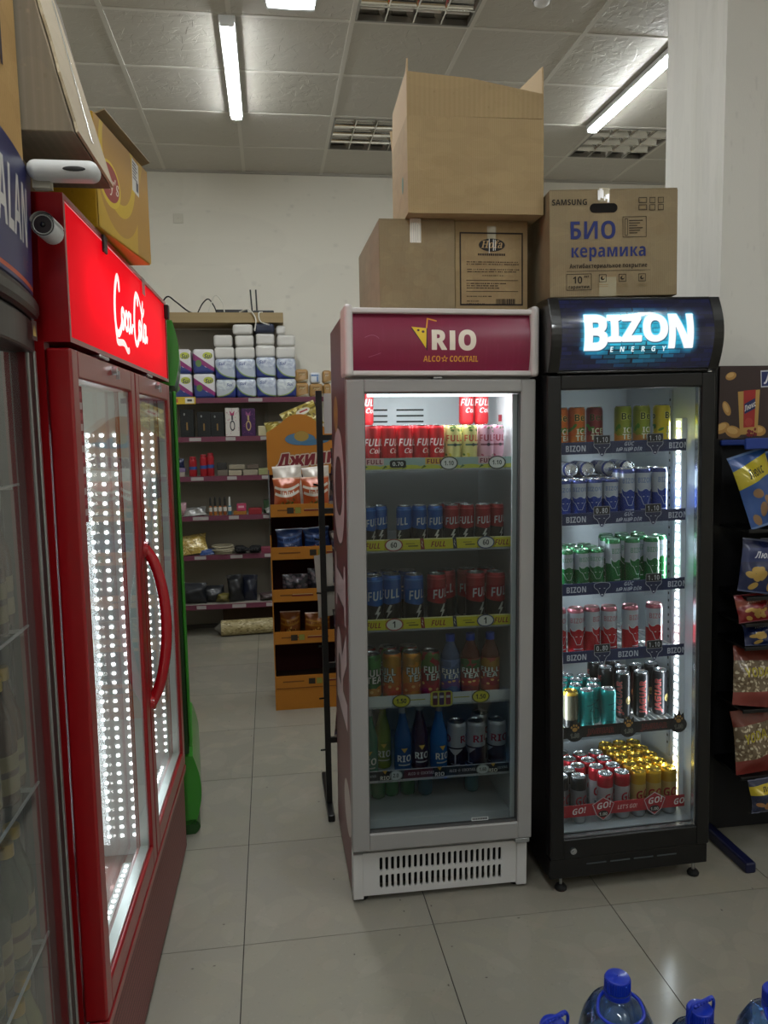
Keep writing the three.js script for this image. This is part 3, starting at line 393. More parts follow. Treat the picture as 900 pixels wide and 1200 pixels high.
const BIZ_SHELF = [1.508, 1.272, 1.034, 0.800, 0.535];
{
  const navy = (mid) => tex(1024, 90, (g, w, h) => { fill(g, w, h, '#1d2850'); g.fillStyle = '#24315f'; g.fillRect(0, 0, w, 10); for (const x of [178, 965]) txt(g, 'BIZON', x, 48, 62, '#c6cad4', { sx: 0.82, stroke: '#3b4670', sw: 3 }); if (mid) txt(g, 'BIZON', 580, 48, 62, '#b9bec9', { sx: 0.86 }); else { txt(g, 'GÜC', 580, 24, 40, '#b9bec9', { italic: true, sx: 0.9 }); schwaWord(g, 'MƏNBƏDİR', 580, 66, 38, '#b9bec9'); } });
  const n1 = navy(false), n2 = navy(true);
  const jag = tex(1024, 90, (g, w, h) => { fill(g, w, h, '#0c0c0d'); for (const x of [365, 790]) txt(g, 'JAGUAR', x, 48, 58, '#160406', { stroke: '#a5302c', sw: 5, sx: 0.95 }); });
  const go = tex(1024, 90, (g, w, h) => { fill(g, w, h, '#a01c28'); for (const x of [175, 985]) txt(g, 'GO!', x, 46, 62, '#d9d5d2', { italic: true, rot: -0.1 }); txt(g, "LET'S GO!", 560, 46, 44, '#d9b8b4', { italic: true, sx: 0.8 }); });
  const head = (price) => tex(160, 176, (g, w, h) => {
    g.clearRect(0, 0, w, h); const bison = (gg) => { gg.beginPath(); gg.moveTo(18, 60); gg.quadraticCurveTo(4, 84, 28, 100); gg.quadraticCurveTo(44, 108, 48, 120); gg.lineTo(66, 160); gg.quadraticCurveTo(80, 174, 94, 160); gg.lineTo(112, 120); gg.quadraticCurveTo(116, 108, 132, 100); gg.quadraticCurveTo(156, 84, 142, 60); gg.quadraticCurveTo(80, 40, 18, 60); gg.closePath(); };
    bison(g); g.fillStyle = '#1b2347'; g.fill(); g.strokeStyle = '#a7aab5'; g.lineWidth = 5; g.stroke(); g.fillStyle = '#c3c6cf'; g.fillRect(54, 96, 12, 5); g.fillRect(94, 96, 12, 5); oval(g, 80, 150, 9, 5, '#c3c6cf');
    if (price) { g.fillStyle = '#0b0b0d'; g.beginPath(); g.roundRect(14, 4, 132, 64, 8); g.fill(); g.strokeStyle = '#8f8f94'; g.lineWidth = 4; g.stroke(); txt(g, price, 80, 38, 52, '#c9ccd0', { font: 'monospace', sx: 0.8 }); }
  });
  const paw = tex(160, 200, (g, w, h) => { g.clearRect(0, 0, w, h); oval(g, 80, 130, 74, 66, '#0d0d0e'); poly(g, [[30, 90], [40, 24], [60, 46], [82, 2], [100, 44], [124, 24], [132, 90]], '#0d0d0e'); oval(g, 80, 92, 22, 18, '#b8863c'); for (const [x, y] of [[52, 72], [72, 56], [94, 58], [110, 76]]) oval(g, x, y, 8, 11, '#b8863c'); txt(g, '1.90', 80, 144, 48, '#1a1a1a', { stroke: '#b9b4a6', sw: 4, sx: 0.85 }); });
  const goTag = tex(176, 176, (g, w, h) => { g.clearRect(0, 0, w, h); poly(g, [[6, 50], [88, 0], [170, 50], [140, 130], [88, 172], [36, 130]], '#b9aeb0'); poly(g, [[12, 53], [88, 7], [164, 53], [135, 127], [88, 165], [41, 127]], '#9d1b27'); txt(g, 'GO!', 88, 62, 62, '#e0dcd8', { italic: true, rot: -0.1 }); oval(g, 88, 124, 38, 24, '#151515'); txt(g, '1.00', 88, 125, 32, '#c9c6bd', {}); });
  const t110 = head('1.10'), t080 = head('0.80'), t0 = head(null);
  const strips = [n1, n1, n1, n2, jag], tags = [[[-0.067, t110], [0.12, t110]], [[-0.068, t080], [0.115, t110]], [[-0.067, t0], [0.118, t110]], [[-0.067, t080], [0.122, t110]], [[-0.166, paw], [0.029, paw], [0.214, paw]]];
  BIZ_SHELF.forEach((y, i) => {
    const ws = []; for (let k = 0; k <= 22; k++) ws.push(B(0.004, 0.004, 0.42, -0.238 + k * 0.0212, y - 0.002, -0.305)); for (const z of [-0.1, -0.25, -0.4, -0.51]) ws.push(B(0.478, 0.006, 0.006, 0, y - 0.007, z));
    const s = part('shelf', ws, wireMat, BIZ);
    part('price_strip', B(0.472, 0.04, 0.003, -0.003, y + 0.004, -0.088), M(0xffffff, 0.35, 0, { map: strips[i] }), s);
    for (const [x, m] of tags[i]) decal('price_tag', i === 4 ? 0.066 : 0.068, i === 4 ? 0.083 : 0.075, m, s, [x, y + (i === 4 ? 0.012 : 0.008), -0.0845]);
  });
  // the shelf-like floor of the fridge carries a red price strip
  const s = part('price_rail', B(0.472, 0.042, 0.003, -0.003, 0.262, -0.075), M(0xffffff, 0.35, 0, { map: go }), BIZ);
  for (const x of [-0.069, 0.12]) decal('price_tag', 0.086, 0.086, goTag, s, [x, 0.262, -0.072]);
}
// cans of the black fridge
const iceTea = (a, b, c) => (g, w, h) => { fill(g, w, h, a); for (let i = 0; i < 7; i++) oval(g, i * 42, 216 + jit(14), 34, 40, b); for (let i = 0; i < 16; i++) oval(g, rnd() * w, 110 + rnd() * 40, 16, 8, '#4f8a2e', rnd() * 3); for (const x of [128, 0, 256]) { txt(g, 'Beo', x, 62, 58, '#33420f', { stroke: c, sw: 6, sx: 0.8 }); txt(g, 'ICE', x, 148, 46, '#f2efd8', { sx: 0.85, stroke: '#5d6a1c', sw: 3 }); txt(g, 'TEA', x, 188, 46, '#f2efd8', { sx: 0.85, stroke: '#5d6a1c', sw: 3 }); } };
const bzDraw = (band, rim) => (g, w, h) => {
  fill(g, w, h, '#b4bac2'); g.fillStyle = rim; g.fillRect(0, 0, w, 20); g.fillStyle = band; g.fillRect(0, 128, w, 128); for (const x of [128, 0, 256]) { g.globalAlpha = 0.4; txt(g, 'BIZON', x, 60, 40, band, { sx: 0.7 }); g.globalAlpha = 1; g.fillStyle = band; g.beginPath(); g.moveTo(x - 44, 96); g.quadraticCurveTo(x - 36, 122, x - 18, 116); g.quadraticCurveTo(x, 96, x + 18, 116); g.quadraticCurveTo(x + 36, 122, x + 44, 96); g.quadraticCurveTo(x + 50, 140, x + 26, 150); g.lineTo(x + 10, 192); g.lineTo(x - 10, 192); g.lineTo(x - 26, 150); g.quadraticCurveTo(x - 50, 140, x - 44, 96); g.fill(); g.strokeStyle = '#cdd2d8'; g.lineWidth = 3; g.stroke(); g.fillStyle = '#cfd4da'; g.fillRect(x - 16, 146, 9, 4); g.fillRect(x + 7, 146, 9, 4); g.fillRect(x - 26, 214, 52, 5); }
};
const blueBz = canMat('blueBz', bzDraw('#1a3a92', '#33407e'), 0.4, 0.24), greenBz = canMat('greenBz', bzDraw('#176b34', '#2f7a4a'), 0.4, 0.24), redBz = canMat('redBz', bzDraw('#b01826', '#a8606c'), 0.4, 0.24);
const tealM = canMat('teal', (g, w, h) => { fill(g, w, h, '#1d8f8c'); g.strokeStyle = '#0d5a60'; g.lineWidth = 6; for (const x of [128, 256, 0]) { g.beginPath(); g.moveTo(x - 30, 96); g.lineTo(x + 26, 84); g.lineTo(x - 10, 130); g.lineTo(x + 30, 150); g.stroke(); txt(g, 'ENERGY', x, 214, 20, '#0d5a60', {}); } }, 0.45, 0.28);
const goldBlack = canMat('goldBlack', (g, w, h) => { fill(g, w, h, '#6d6a58'); g.fillStyle = '#c7a23c'; g.fillRect(0, 0, w, 22); g.fillStyle = '#1d1d1c'; g.fillRect(0, 190, w, 66); }, 0.5);
const jagM = canMat('jaguar', (g, w, h) => { fill(g, w, h, '#1c1c1f'); for (const x of [60, 188]) { g.save(); g.translate(x, 132); g.rotate(-Math.PI / 2); txt(g, 'JAGUAR', 0, 0, 46, '#b03a3c', { stroke: '#d8b0a8', sw: 2, sx: 1.1 }); g.restore(); oval(g, x + 52, 150, 16, 22, '#b9a468'); oval(g, x + 52, 158, 9, 9, '#6b5a2c'); } }, 0.4);
const goDraw = (top, ink, base) => (g, w, h) => { fill(g, w, h, base); g.fillStyle = top; g.fillRect(0, 0, w, 66); g.fillStyle = '#8d9094'; g.fillRect(0, 208, w, 48); for (const x of [128, 0, 256]) { txt(g, 'GO!', x, 124, 68, ink, { italic: true, sx: 0.75, rot: -0.1 }); g.fillStyle = '#55585d'; for (let q = 0; q < 5; q++) g.fillRect(x - 34 + q * 14, 180, 9, 16); } };
const goRed = canMat('goRed', goDraw('#a31a28', '#a51c2c', '#a9a6a8'), 0.5), goGold = canMat('goGold', goDraw('#c59a24', '#a51c2c', '#c3ac68'), 0.6, 0.22), goBlack = canMat('goBlack', goDraw('#1b1b1e', '#9c2030', '#77797e'), 0.5);
const goldLid = M(0xd8b64a, 0.25, 1), roseLid = M(0xc89a9e, 0.3, 0.9), greenLid = M(0x9ac0a4, 0.28, 0.9);
const put = (shelf, list, m, r, h, label, group, lid) => { for (const [x, z, t] of list) tag(inside(BIZ, can(r, h, m, lid), x, typeof shelf === 'number' && shelf >= 0 && Number.isInteger(shelf) ? BIZ_SHELF[shelf] : 0.2035, z, t ?? jit(0.5)), label, 'drink can', group); };
put(0, [[-0.194, -0.135, 0.3]], canMat('itO', iceTea('#d26a1c', '#c9701c', '#e8b060')), 0.0285, 0.14, 'orange iced tea can half hidden by the black fridge frame', 'orange iced tea cans');
put(0, [[-0.134, -0.135, 0.35]], canMat('itO'), 0.0285, 0.14, 'orange iced tea can standing clear on the top shelf of black fridge');
put(0, [[-0.048, -0.19, 0]], canMat('itR', iceTea('#8c2432', '#a03a2c', '#b05060')), 0.0285, 0.14, 'dark red iced tea can set back on the top shelf');
put(0, [[0.03, -0.135, 0.35], [0.094, -0.13, 0.4]], canMat('itL', iceTea('#8c9a2a', '#c98a3a', '#c9d06a')), 0.0285, 0.14, 'lime green iced tea can on the top shelf of the black fridge', 'lime iced tea cans');
put(0, [[0.166, -0.13, 0.9]], canMat('itY', iceTea('#d3c01c', '#d9b81c', '#efe27a')), 0.0285, 0.14, 'bright yellow iced tea can beside the light strip');
const grid = (x0, dx, nx, z0, dz, nz) => { const o = []; for (let k = 0; k < nz; k++) for (let i = 0; i < nx; i++) o.push([x0 + i * dx + jit(0.002), z0 - k * dz]); return o; };
const SM = 0.0262;
put(1, grid(-0.185, 0.0555, 4, -0.13, 0.0545, 2), blueBz, SM, 0.134, 'short blue and silver energy can on the second shelf of the black fridge', 'short blue energy cans');
put(1, [...grid(0.044, 0.0575, 3, -0.13, 0.0545, 2).map(([x, z]) => [x, z - 0.001])], blueBz, SM, 0.164, 'tall blue and silver energy can on the second shelf of the black fridge', 'tall blue and silver energy cans');
put(1, grid(-0.17, 0.0555, 6, -0.25, 0.0545, 2), blueBz, SM, 0.134, 'short blue and silver can carrying the lying cans', 'short blue cans at the back');
for (const x of [-0.12, -0.058, 0.022, 0.09]) { const c = can(SM, 0.134, blueBz); tag(inside(BIZ, c, x, BIZ_SHELF[1] + 0.1345 + SM, -0.355, 0, [Math.PI / 2, 0, 0]), 'silver can lying on its side on top of the blue cans', 'drink can', 'lying cans on the second shelf'); }
put(2, grid(-0.178, 0.0555, 3, -0.13, 0.055, 3), greenBz, SM, 0.134, 'short green and silver energy can on the third shelf of the black fridge', 'short green energy cans', greenLid);
put(2, [[-0.008, -0.13], [0.062, -0.128], [0.13, -0.126], [0.178, -0.165], [0.0, -0.19], [0.06, -0.19], [0.118, -0.19], [0.02, -0.25], [0.08, -0.25], [0.14, -0.25]], greenBz, SM, 0.164, 'tall green and silver energy can on the third shelf of the black fridge', 'tall green energy cans', greenLid);
put(3, [[-0.203, -0.14, 0.2], [-0.141, -0.135, 0], [-0.081, -0.14, 0.8], [-0.022, -0.132, 0], [0.054, -0.128, 0.5], [0.143, -0.13, 0]], redBz, 0.0285, 0.165, 'red and silver energy can on the fourth shelf of the black fridge', 'red energy cans', roseLid);
put(4, [[-0.022, -0.135], [-0.1, -0.14], [-0.06, -0.178], [-0.115, -0.2], [-0.17, -0.21], [-0.035, -0.232], [-0.09, -0.255], [-0.146, -0.262], [-0.2, -0.27], [-0.05, -0.29], [-0.105, -0.312], [-0.16, -0.32], [-0.21, -0.33]], tealM, SM, 0.134, 'teal energy can on the fifth shelf of the black fridge', 'teal energy cans');
put(4, [[-0.157, -0.145, 0]], goldBlack, SM, 0.134, 'black can with a gold rim beside the teal cans', undefined, goldLid);
put(4, [[0.062, -0.2, 0.75], [0.128, -0.195, 1.5], [0.204, -0.2, 0.95], [0.03, -0.275], [0.09, -0.27], [0.15, -0.275], [0.21, -0.28], [0.02, -0.35], [0.09, -0.35]], jagM, 0.0275, 0.165, 'black energy can with red vertical lettering on the fifth shelf', 'black energy cans');
put('floor', [[-0.14, -0.118, 0.2], [-0.2, -0.13, 0.3], [-0.155, -0.177, 0], [-0.212, -0.19, 0]], goBlack, 0.0275, 0.165, 'black and silver can with red lettering on the fridge floor', 'black and silver cans');
put('floor', [0, 1].flatMap((c) => [0, 1, 2, 3].map((r) => [-0.041 + c * 0.062 - r * 0.007, -0.12 - r * 0.0585, 0.35 + jit(0.2)])).concat([[-0.11, -0.2, 0], [-0.118, -0.26, 0], [-0.125, -0.32, 0]]), goRed, 0.028, 0.165, 'red topped silver can on the floor of the black fridge', 'red topped cans');
put('floor', [0, 1, 2].flatMap((c) => [0, 1, 2, 3, 4].map((r) => [0.082 + c * 0.0575 - r * 0.004 - c * r * 0.0004, -0.12 - r * 0.059, 0.1 + jit(0.4)])), goGold, 0.028, 0.165, 'gold can with red lettering on the floor of the black fridge', 'gold cans', goldLid);
for (const [x, z] of [[-0.205, -0.47], [-0.14, -0.465], [-0.075, -0.47], [-0.01, -0.465]]) tag(inside(BIZ, can(0.031, 0.14, goldBlack), x, 0.3605, z, 0), 'dark can standing on the raised step at the back of the fridge', 'drink can', 'dark cans on the back step');

// ───────── red two-door fridge along the aisle ─────────
// local x runs away from the viewer along the front, local z points into the aisle
const COK = thing('drinks_fridge', 'long red two-door drinks fridge with a lit red sign along the aisle', 'fridge', [-0.368, 0, -2.275], Math.PI / 2 - 0.02);
COK.rotation.order = 'YXZ'; COK.rotation.x = 0.004;
{
  const f = COK, D = 0.72, W = 0.655, red = P(0x8c0a12, 0.28, 0, { clearcoat: 0.4, clearcoatRoughness: 0.2 }), liner = M(0xc4d0d0, 0.35), yt = 2.045;
  part('cabinet', [span(-W, -W + 0.035, 0.02, yt, -D, -0.05), span(W - 0.035, W, 0.02, yt, -D, -0.05), span(-W + 0.035, W - 0.035, 0.02, yt, -D, -D + 0.03), span(-W + 0.035, W - 0.035, yt - 0.02, yt, -D + 0.03, -0.05), span(-W + 0.035, W - 0.035, 1.735, 1.757, -D + 0.03, -0.05), span(-W + 0.035, W - 0.035, 0.3, 0.335, -D + 0.03, -0.05)], red, f);
  part('liner', [span(-W + 0.037, -W + 0.05, 0.337, 1.733, -D + 0.034, -0.055), span(W - 0.05, W - 0.037, 0.337, 1.733, -D + 0.034, -0.055), span(-W + 0.05, W - 0.05, 0.337, 1.733, -D + 0.032, -D + 0.046), span(-W + 0.05, W - 0.05, 1.718, 1.733, -D + 0.046, -0.055)], liner, f);
  part('liner_floor', span(-W + 0.05, W - 0.05, 0.337, 0.352, -D + 0.046, -0.055), P(0xa86a66, 0.12, 0.3), f);
  const yd0 = 0.345, yd1 = 1.755;
  [-1, 1].forEach((s) => {
    const x0 = s < 0 ? -W : 0.004, x1 = s < 0 ? -0.004 : W, ba = s < 0 ? 0.05 : 0.055, bb = 0.055;
    const d = part('door', [rspan(0.006, x0, x0 + ba, yd0, yd1, -0.048, 0), rspan(0.006, x1 - bb, x1, yd0, yd1, -0.048, 0), rspan(0.006, x0 + ba - 0.004, x1 - bb + 0.004, 1.698, yd1, -0.048, 0), rspan(0.006, x0 + ba - 0.004, x1 - bb + 0.004, yd0, 0.408, -0.048, 0)], red, f);
    for (const z of [-0.008, -0.036]) part('glass', new THREE.PlaneGeometry(x1 - bb - x0 - ba + 0.006, 1.296).translate((x0 + ba + x1 - bb) / 2, 1.053, z), glassMat, d);
    part('glass_edge', [span(x0 + ba, x0 + ba + 0.007, 0.41, 1.697, -0.034, -0.01), span(x1 - bb - 0.007, x1 - bb, 0.41, 1.697, -0.034, -0.01), span(x0 + ba, x1 - bb, 0.41, 0.417, -0.034, -0.01)], M(0xb9c4c2, 0.3, 0.5), d);
    // curved red pull handle, at the middle of the pair
    const hx = s < 0 ? x1 - 0.028 : x0 + 0.03;
    if (s > 0) part('handle', [...[0].map(() => tube([[hx, 0.80, -0.002], [hx, 0.85, 0.022], [hx, 0.95, 0.044], [hx, 1.04, 0.05], [hx, 1.13, 0.044], [hx, 1.22, 0.022], [hx, 1.26, -0.002]], 0.016, 30, 12)), ...[0].map(() => new THREE.CylinderGeometry(0.022, 0.026, 0.012, 14).rotateX(Math.PI / 2).translate(hx, 0.805, 0.004)), new THREE.CylinderGeometry(0.022, 0.026, 0.012, 14).rotateX(Math.PI / 2).translate(hx, 1.255, 0.004)], P(0xa00c18, 0.25, 0, { clearcoat: 0.6 }), d);
    part('lock', [CY(0.01, 0.01, 0.012, 0, 0.006, 0, 14).rotateX(Math.PI / 2).translate(s < 0 ? -0.29 : 0.36, 1.737, 0), B(0.006, 0.02, 0.008, s < 0 ? -0.284 : 0.366, 1.727, 0.012)], steel, d);
    part('hinge_cover', rspan(0.003, s < 0 ? -0.42 : 0.2, s < 0 ? -0.33 : 0.28, 1.756, 1.764, -0.02, 0.004), steel, f);
    // vertical light strips just behind the door edges, and one along the floor
    const xs = s < 0 ? 0.0 : W - 0.05;
    const post = part('light_post', [span(xs - 0.022, xs - 0.002, 0.37, 1.70, -0.15, -0.05)], M(0xc8d4d4, 0.4), f);
    for (const z of [-0.057, -0.092, -0.128]) {  // deepest chip column is added, in place of a strip reflection in the glass
      const chips = []; for (let i = 0; i < 44; i++) chips.push(RB(0.004, 0.008, 0.009, 0.0018, xs - 0.0235, 0.43 + i * 0.0268, z, 1));
      part('led_light', chips, ledGlow, post);
    }
    areaLight('led_strip', new THREE.Color(0.86, 0.96, 1), 9, 0.05, 1.18, [xs - 0.03, 1.0, -0.092], [-1, 0, -0.25], f);
    const near = part('light_post', span(s < 0 ? -W + 0.052 : 0.002, s < 0 ? -W + 0.064 : 0.016, 0.37, 1.70, -0.125, -0.07), M(0xc8d4d4, 0.4), f);
    const rail = part('light_rail', span(x0 + ba, x1 - bb, 0.353, 0.366, -0.085, -0.06), M(0xc8d4d4, 0.4), f);
    const rc = []; for (let i = 0; i < 22; i++) rc.push(RB(0.008, 0.004, 0.009, 0.0018, x0 + ba + 0.02 + i * (x1 - bb - x0 - ba - 0.04) / 21, 0.368, -0.0725, 1));
    part('led_light', rc, ledGlow, rail);
  });
  // wire shelves
  for (const y of [0.62, 0.90, 1.18, 1.46]) { const ws = []; for (let k = 0; k < 9; k++) ws.push(B(1.2, 0.004, 0.004, 0, y, -0.16 - k * 0.06)); for (const x of [-0.58, -0.3, -0.05, 0.05, 0.3, 0.58]) ws.push(B(0.006, 0.006, 0.5, x, y - 0.005, -0.4)); part('shelf', ws, M(0xb4bcbc, 0.35, 0.7), f); }
  const sl = tex(32, 512, (g, w, h) => { fill(g, w, h, '#7c1018'); for (let i = 0; i < 12; i++) { g.fillStyle = i % 2 ? '#b9a7a6' : '#a8404a'; g.fillRect(4, 20 + i * 40, 24, 26); } });
  decal('rating_label', 0.03, 0.28, sl, f, [-0.582, 1.545, -0.0065]);
  // perforated base panel
  const per = tex(512, 128, (g, w, h) => { fill(g, w, h, '#8c4f4c'); for (let y = 0; y < 16; y++) for (let x = 0; x < 64; x++) oval(g, x * 8 + (y % 2) * 4 + 2, y * 8 + 4, 2.2, 2.2, '#4a2020'); }, true, [2, 1]);
  part('base_panel', [span(-W, W, 0.02, 0.332, -0.05, -0.008)], M(0xffffff, 0.5, 0.2, { map: per }), f);
  part('base_rail', rspan(0.003, -W, W, 0.318, 0.343, -0.04, 0.002), red, f);
  part('skid', [span(-W + 0.05, W - 0.05, 0, 0.02, -0.06, -0.03), span(-W + 0.05, W - 0.05, 0, 0.02, -D + 0.04, -D + 0.1)], rubber, f);
  // header: red box, translucent printed sheet lit by a lamp inside
  const hd = part('header', [span(-W, -W + 0.012, 1.766, yt, -0.09, 0), span(W - 0.012, W, 1.766, yt, -0.09, 0), span(-W + 0.012, W - 0.012, yt - 0.01, yt, -0.09, 0), span(-W + 0.012, W - 0.012, 1.766, 1.776, -0.09, 0)], red, f);
  part('header_back', span(-W + 0.012, W - 0.012, 1.776, yt - 0.01, -0.09, -0.08), M(0xd9d9d9, 0.7), hd);
  const sign = tex(2048, 440, (g, w, h) => {
    fill(g, w, h, '#e2041a'); g.lineCap = 'round'; g.lineJoin = 'round';
    const st = (lw, pts) => { g.strokeStyle = '#f6efec'; g.lineWidth = lw; g.beginPath(); g.moveTo(pts[0], pts[1]); for (let i = 2; i < pts.length; i += 6) g.bezierCurveTo(pts[i], pts[i + 1], pts[i + 2], pts[i + 3], pts[i + 4], pts[i + 5]); g.stroke(); };
    g.save(); g.translate(652, 40); g.scale(1.0, 0.98);
    // first capital with its long tail ribbon
    st(34, [150, 96, 150, 30, 110, 40, 76, 100, 30, 190, 40, 300, 96, 300, 130, 300, 170, 262, 190, 232]);
    st(30, [66, 318, 60, 356, 130, 330, 190, 330, 250, 330, 260, 372, 306, 352]); st(20, [64, 318, 40, 290, 50, 250, 52, 230]);
    const o = (x, y) => st(26, [x + 22, y, x - 14, y - 10, x - 26, y + 78, x + 8, y + 84, x + 46, y + 82, x + 52, y + 6, x + 22, y]);
    const c = (x, y) => st(26, [x + 48, y + 22, x + 44, y - 12, x + 4, y + 2, x, y + 46, x - 2, y + 92, x + 40, y + 90, x + 58, y + 58]);
    const a = (x, y) => { o(x, y); st(26, [x + 52, y + 2, x + 44, y + 40, x + 44, y + 84, x + 66, y + 76, x + 74, y + 70, x + 78, y + 64, x + 80, y + 58]); };
    o(190, 178); c(252, 178); a(324, 178); g.fillStyle = '#f6efec'; g.fillRect(404, 214, 34, 15);
    st(34, [560, 92, 556, 40, 520, 40, 490, 96, 440, 190, 450, 304, 500, 300, 530, 298, 560, 262, 580, 232]);
    st(20, [470, 120, 500, 20, 590, 30, 640, 110, 660, 140, 690, 150, 720, 100]);
    o(578, 180); st(26, [690, 70, 650, 130, 634, 262, 662, 262, 682, 262, 694, 232, 700, 214]); a(706, 180);
    g.restore();
  });
  const sheet = part('sign_light_panel', new THREE.PlaneGeometry(2 * W - 0.026, yt - 1.788).translate(0, (1.777 + yt - 0.011) / 2, -0.004), P(0xffffff, 1, 0, { map: sign, transmission: 0.5, thickness: 0, side: THREE.DoubleSide, emissive: new THREE.Color(1, 1, 1), emissiveMap: sign, emissiveIntensity: 0.9, specularIntensity: 0.15 }), hd);
  areaLight('sign_lamp', new THREE.Color(1, 0.97, 0.95), 3, 1.02, 0.09, [0.03, 1.905, -0.074], [0, 0, 1], f);
  areaLight('sign_glow', new THREE.Color(1, 0.015, 0.03), 0.08, 1.1, 0.2, [0, 1.905, 0.004], [0, 0, 1], f);
  decal('tape_patch', 0.05, 0.05, tex(32, 32, (g, w, h) => { fill(g, w, h, 'rgba(150,140,135,.75)'); }), hd, [0.2, 2.02, 0.0005]);
  part('cable_clip', rspan(0.004, 0.60, 0.63, 1.98, 2.03, 0, 0.016), blackPlastic, hd);
  part('clip', rspan(0.002, -0.335, -0.30, 2.005, 2.044, 0, 0.006), blackPlastic, hd);
}
// things lying in the red fridge
function bagGeo(w, h, d, k = 1, nu = 12, nv = 14) {
  const pos = [], uv = [], idx = [], n = [rnd() * 6, rnd() * 6, rnd() * 6];
  for (let s = 0; s < 2; s++) for (let j = 0; j <= nv; j++) for (let i = 0; i <= nu; i++) {
    const u = i / nu, v = j / nv, cu = Math.pow(Math.sin(Math.PI * Math.min(1, Math.max(0, u))), 0.55), vv = Math.min(1, Math.max(0, (v - 0.06) / 0.88)), cv = Math.pow(Math.sin(Math.PI * vv), 0.6);
    const wob = k * 0.004 * (Math.sin(9 * u + n[0] + 5 * v) + Math.sin(13 * v + n[1] - 4 * u)) * cu * cv, edge = (v < 0.06 || v > 0.94) ? 0.0025 * Math.sin(u * 46) : 0;
    const pinch = 1 - 0.07 * cv - 0.02 * Math.sin(7 * v + n[2]);
    pos.push((u - 0.5) * w * pinch, (v - 0.5) * h, (s ? -1 : 1) * (d / 2 * cu * cv + 0.0006) + (s ? -0.4 : 1) * wob + edge); uv.push(s ? 1 - u : u, v);
  }
  const row = nu + 1, lay = row * (nv + 1);
  for (let s = 0; s < 2; s++) for (let j = 0; j < nv; j++) for (let i = 0; i < nu; i++) { const a = s * lay + j * row + i, b = a + 1, c = a + row, e = c + 1; if (s) idx.push(a, c, b, b, c, e); else idx.push(a, b, c, b, e, c); }
  const g = new THREE.BufferGeometry(); g.setAttribute('position', new THREE.Float32BufferAttribute(pos, 3)); g.setAttribute('uv', new THREE.Float32BufferAttribute(uv, 2)); g.setIndex(idx); g.computeVertexNormals(); return g;
}
function bagMat(draw, w = 192, h = 256, rough = 0.3) { return P(0xffffff, rough, 0.12, { map: tex(w, h, draw), side: THREE.DoubleSide, clearcoat: 0.6, clearcoatRoughness: 0.25 }); }
function bag(label, group, m, w, h, d, pos, rot = [0, 0, 0], k = 1, cat = 'snack bag') { const o = solo('snack_bag', label, cat, bagGeo(w, h, d, k), m, group); o.position.set(...pos); o.rotation.set(...rot); return o; }
function rest(o, y) { o.updateMatrixWorld(true); const b = new THREE.Box3().setFromObject(o, true); o.position.y += y + 0.001 - b.min.y; return o; }
const pastaM = bagMat((g, w, h) => { fill(g, w, h, '#b79a4a'); for (let i = 0; i < 160; i++) { g.strokeStyle = ['#d8c078', '#8d7230', '#e6d9a8'][i % 3]; g.lineWidth = 3; g.beginPath(); const x = rnd() * w, y = rnd() * h; g.moveTo(x, y); g.lineTo(x + jit(30), y + jit(30)); g.stroke(); } }, 128, 128);
const orangeM = bagMat((g, w, h) => { fill(g, w, h, '#b5701e'); for (let i = 0; i < 40; i++) oval(g, rnd() * w, rnd() * h, 10, 8, i % 2 ? '#d99a3c' : '#7d4a18'); }, 96, 96);
{
  const lay = (x, y, z, m, w, h, d, label, tilt = -0.25) => { const b = bag(label, undefined, m, w, h, d, [0, 0, 0]); inside(COK, b, x, y + 0.5 * d + 0.004, z, 0, [-Math.PI / 2, 0, tilt]); };
  lay(-0.2, 1.465, -0.26, pastaM, 0.3, 0.26, 0.1, 'yellow pasta bag lying on the top shelf of the red fridge, first door');
  lay(0.32, 1.465, -0.24, pastaM, 0.34, 0.26, 0.13, 'yellow pasta bag lying on the top shelf of the red fridge, second door');
  lay(-0.18, 1.185, -0.23, orangeM, 0.16, 0.16, 0.09, 'orange packet on the second shelf of the red fridge', 0.1);
  lay(-0.16, 0.905, -0.24, orangeM, 0.2, 0.14, 0.08, 'orange packet on the third shelf of the red fridge', 0.1);
}

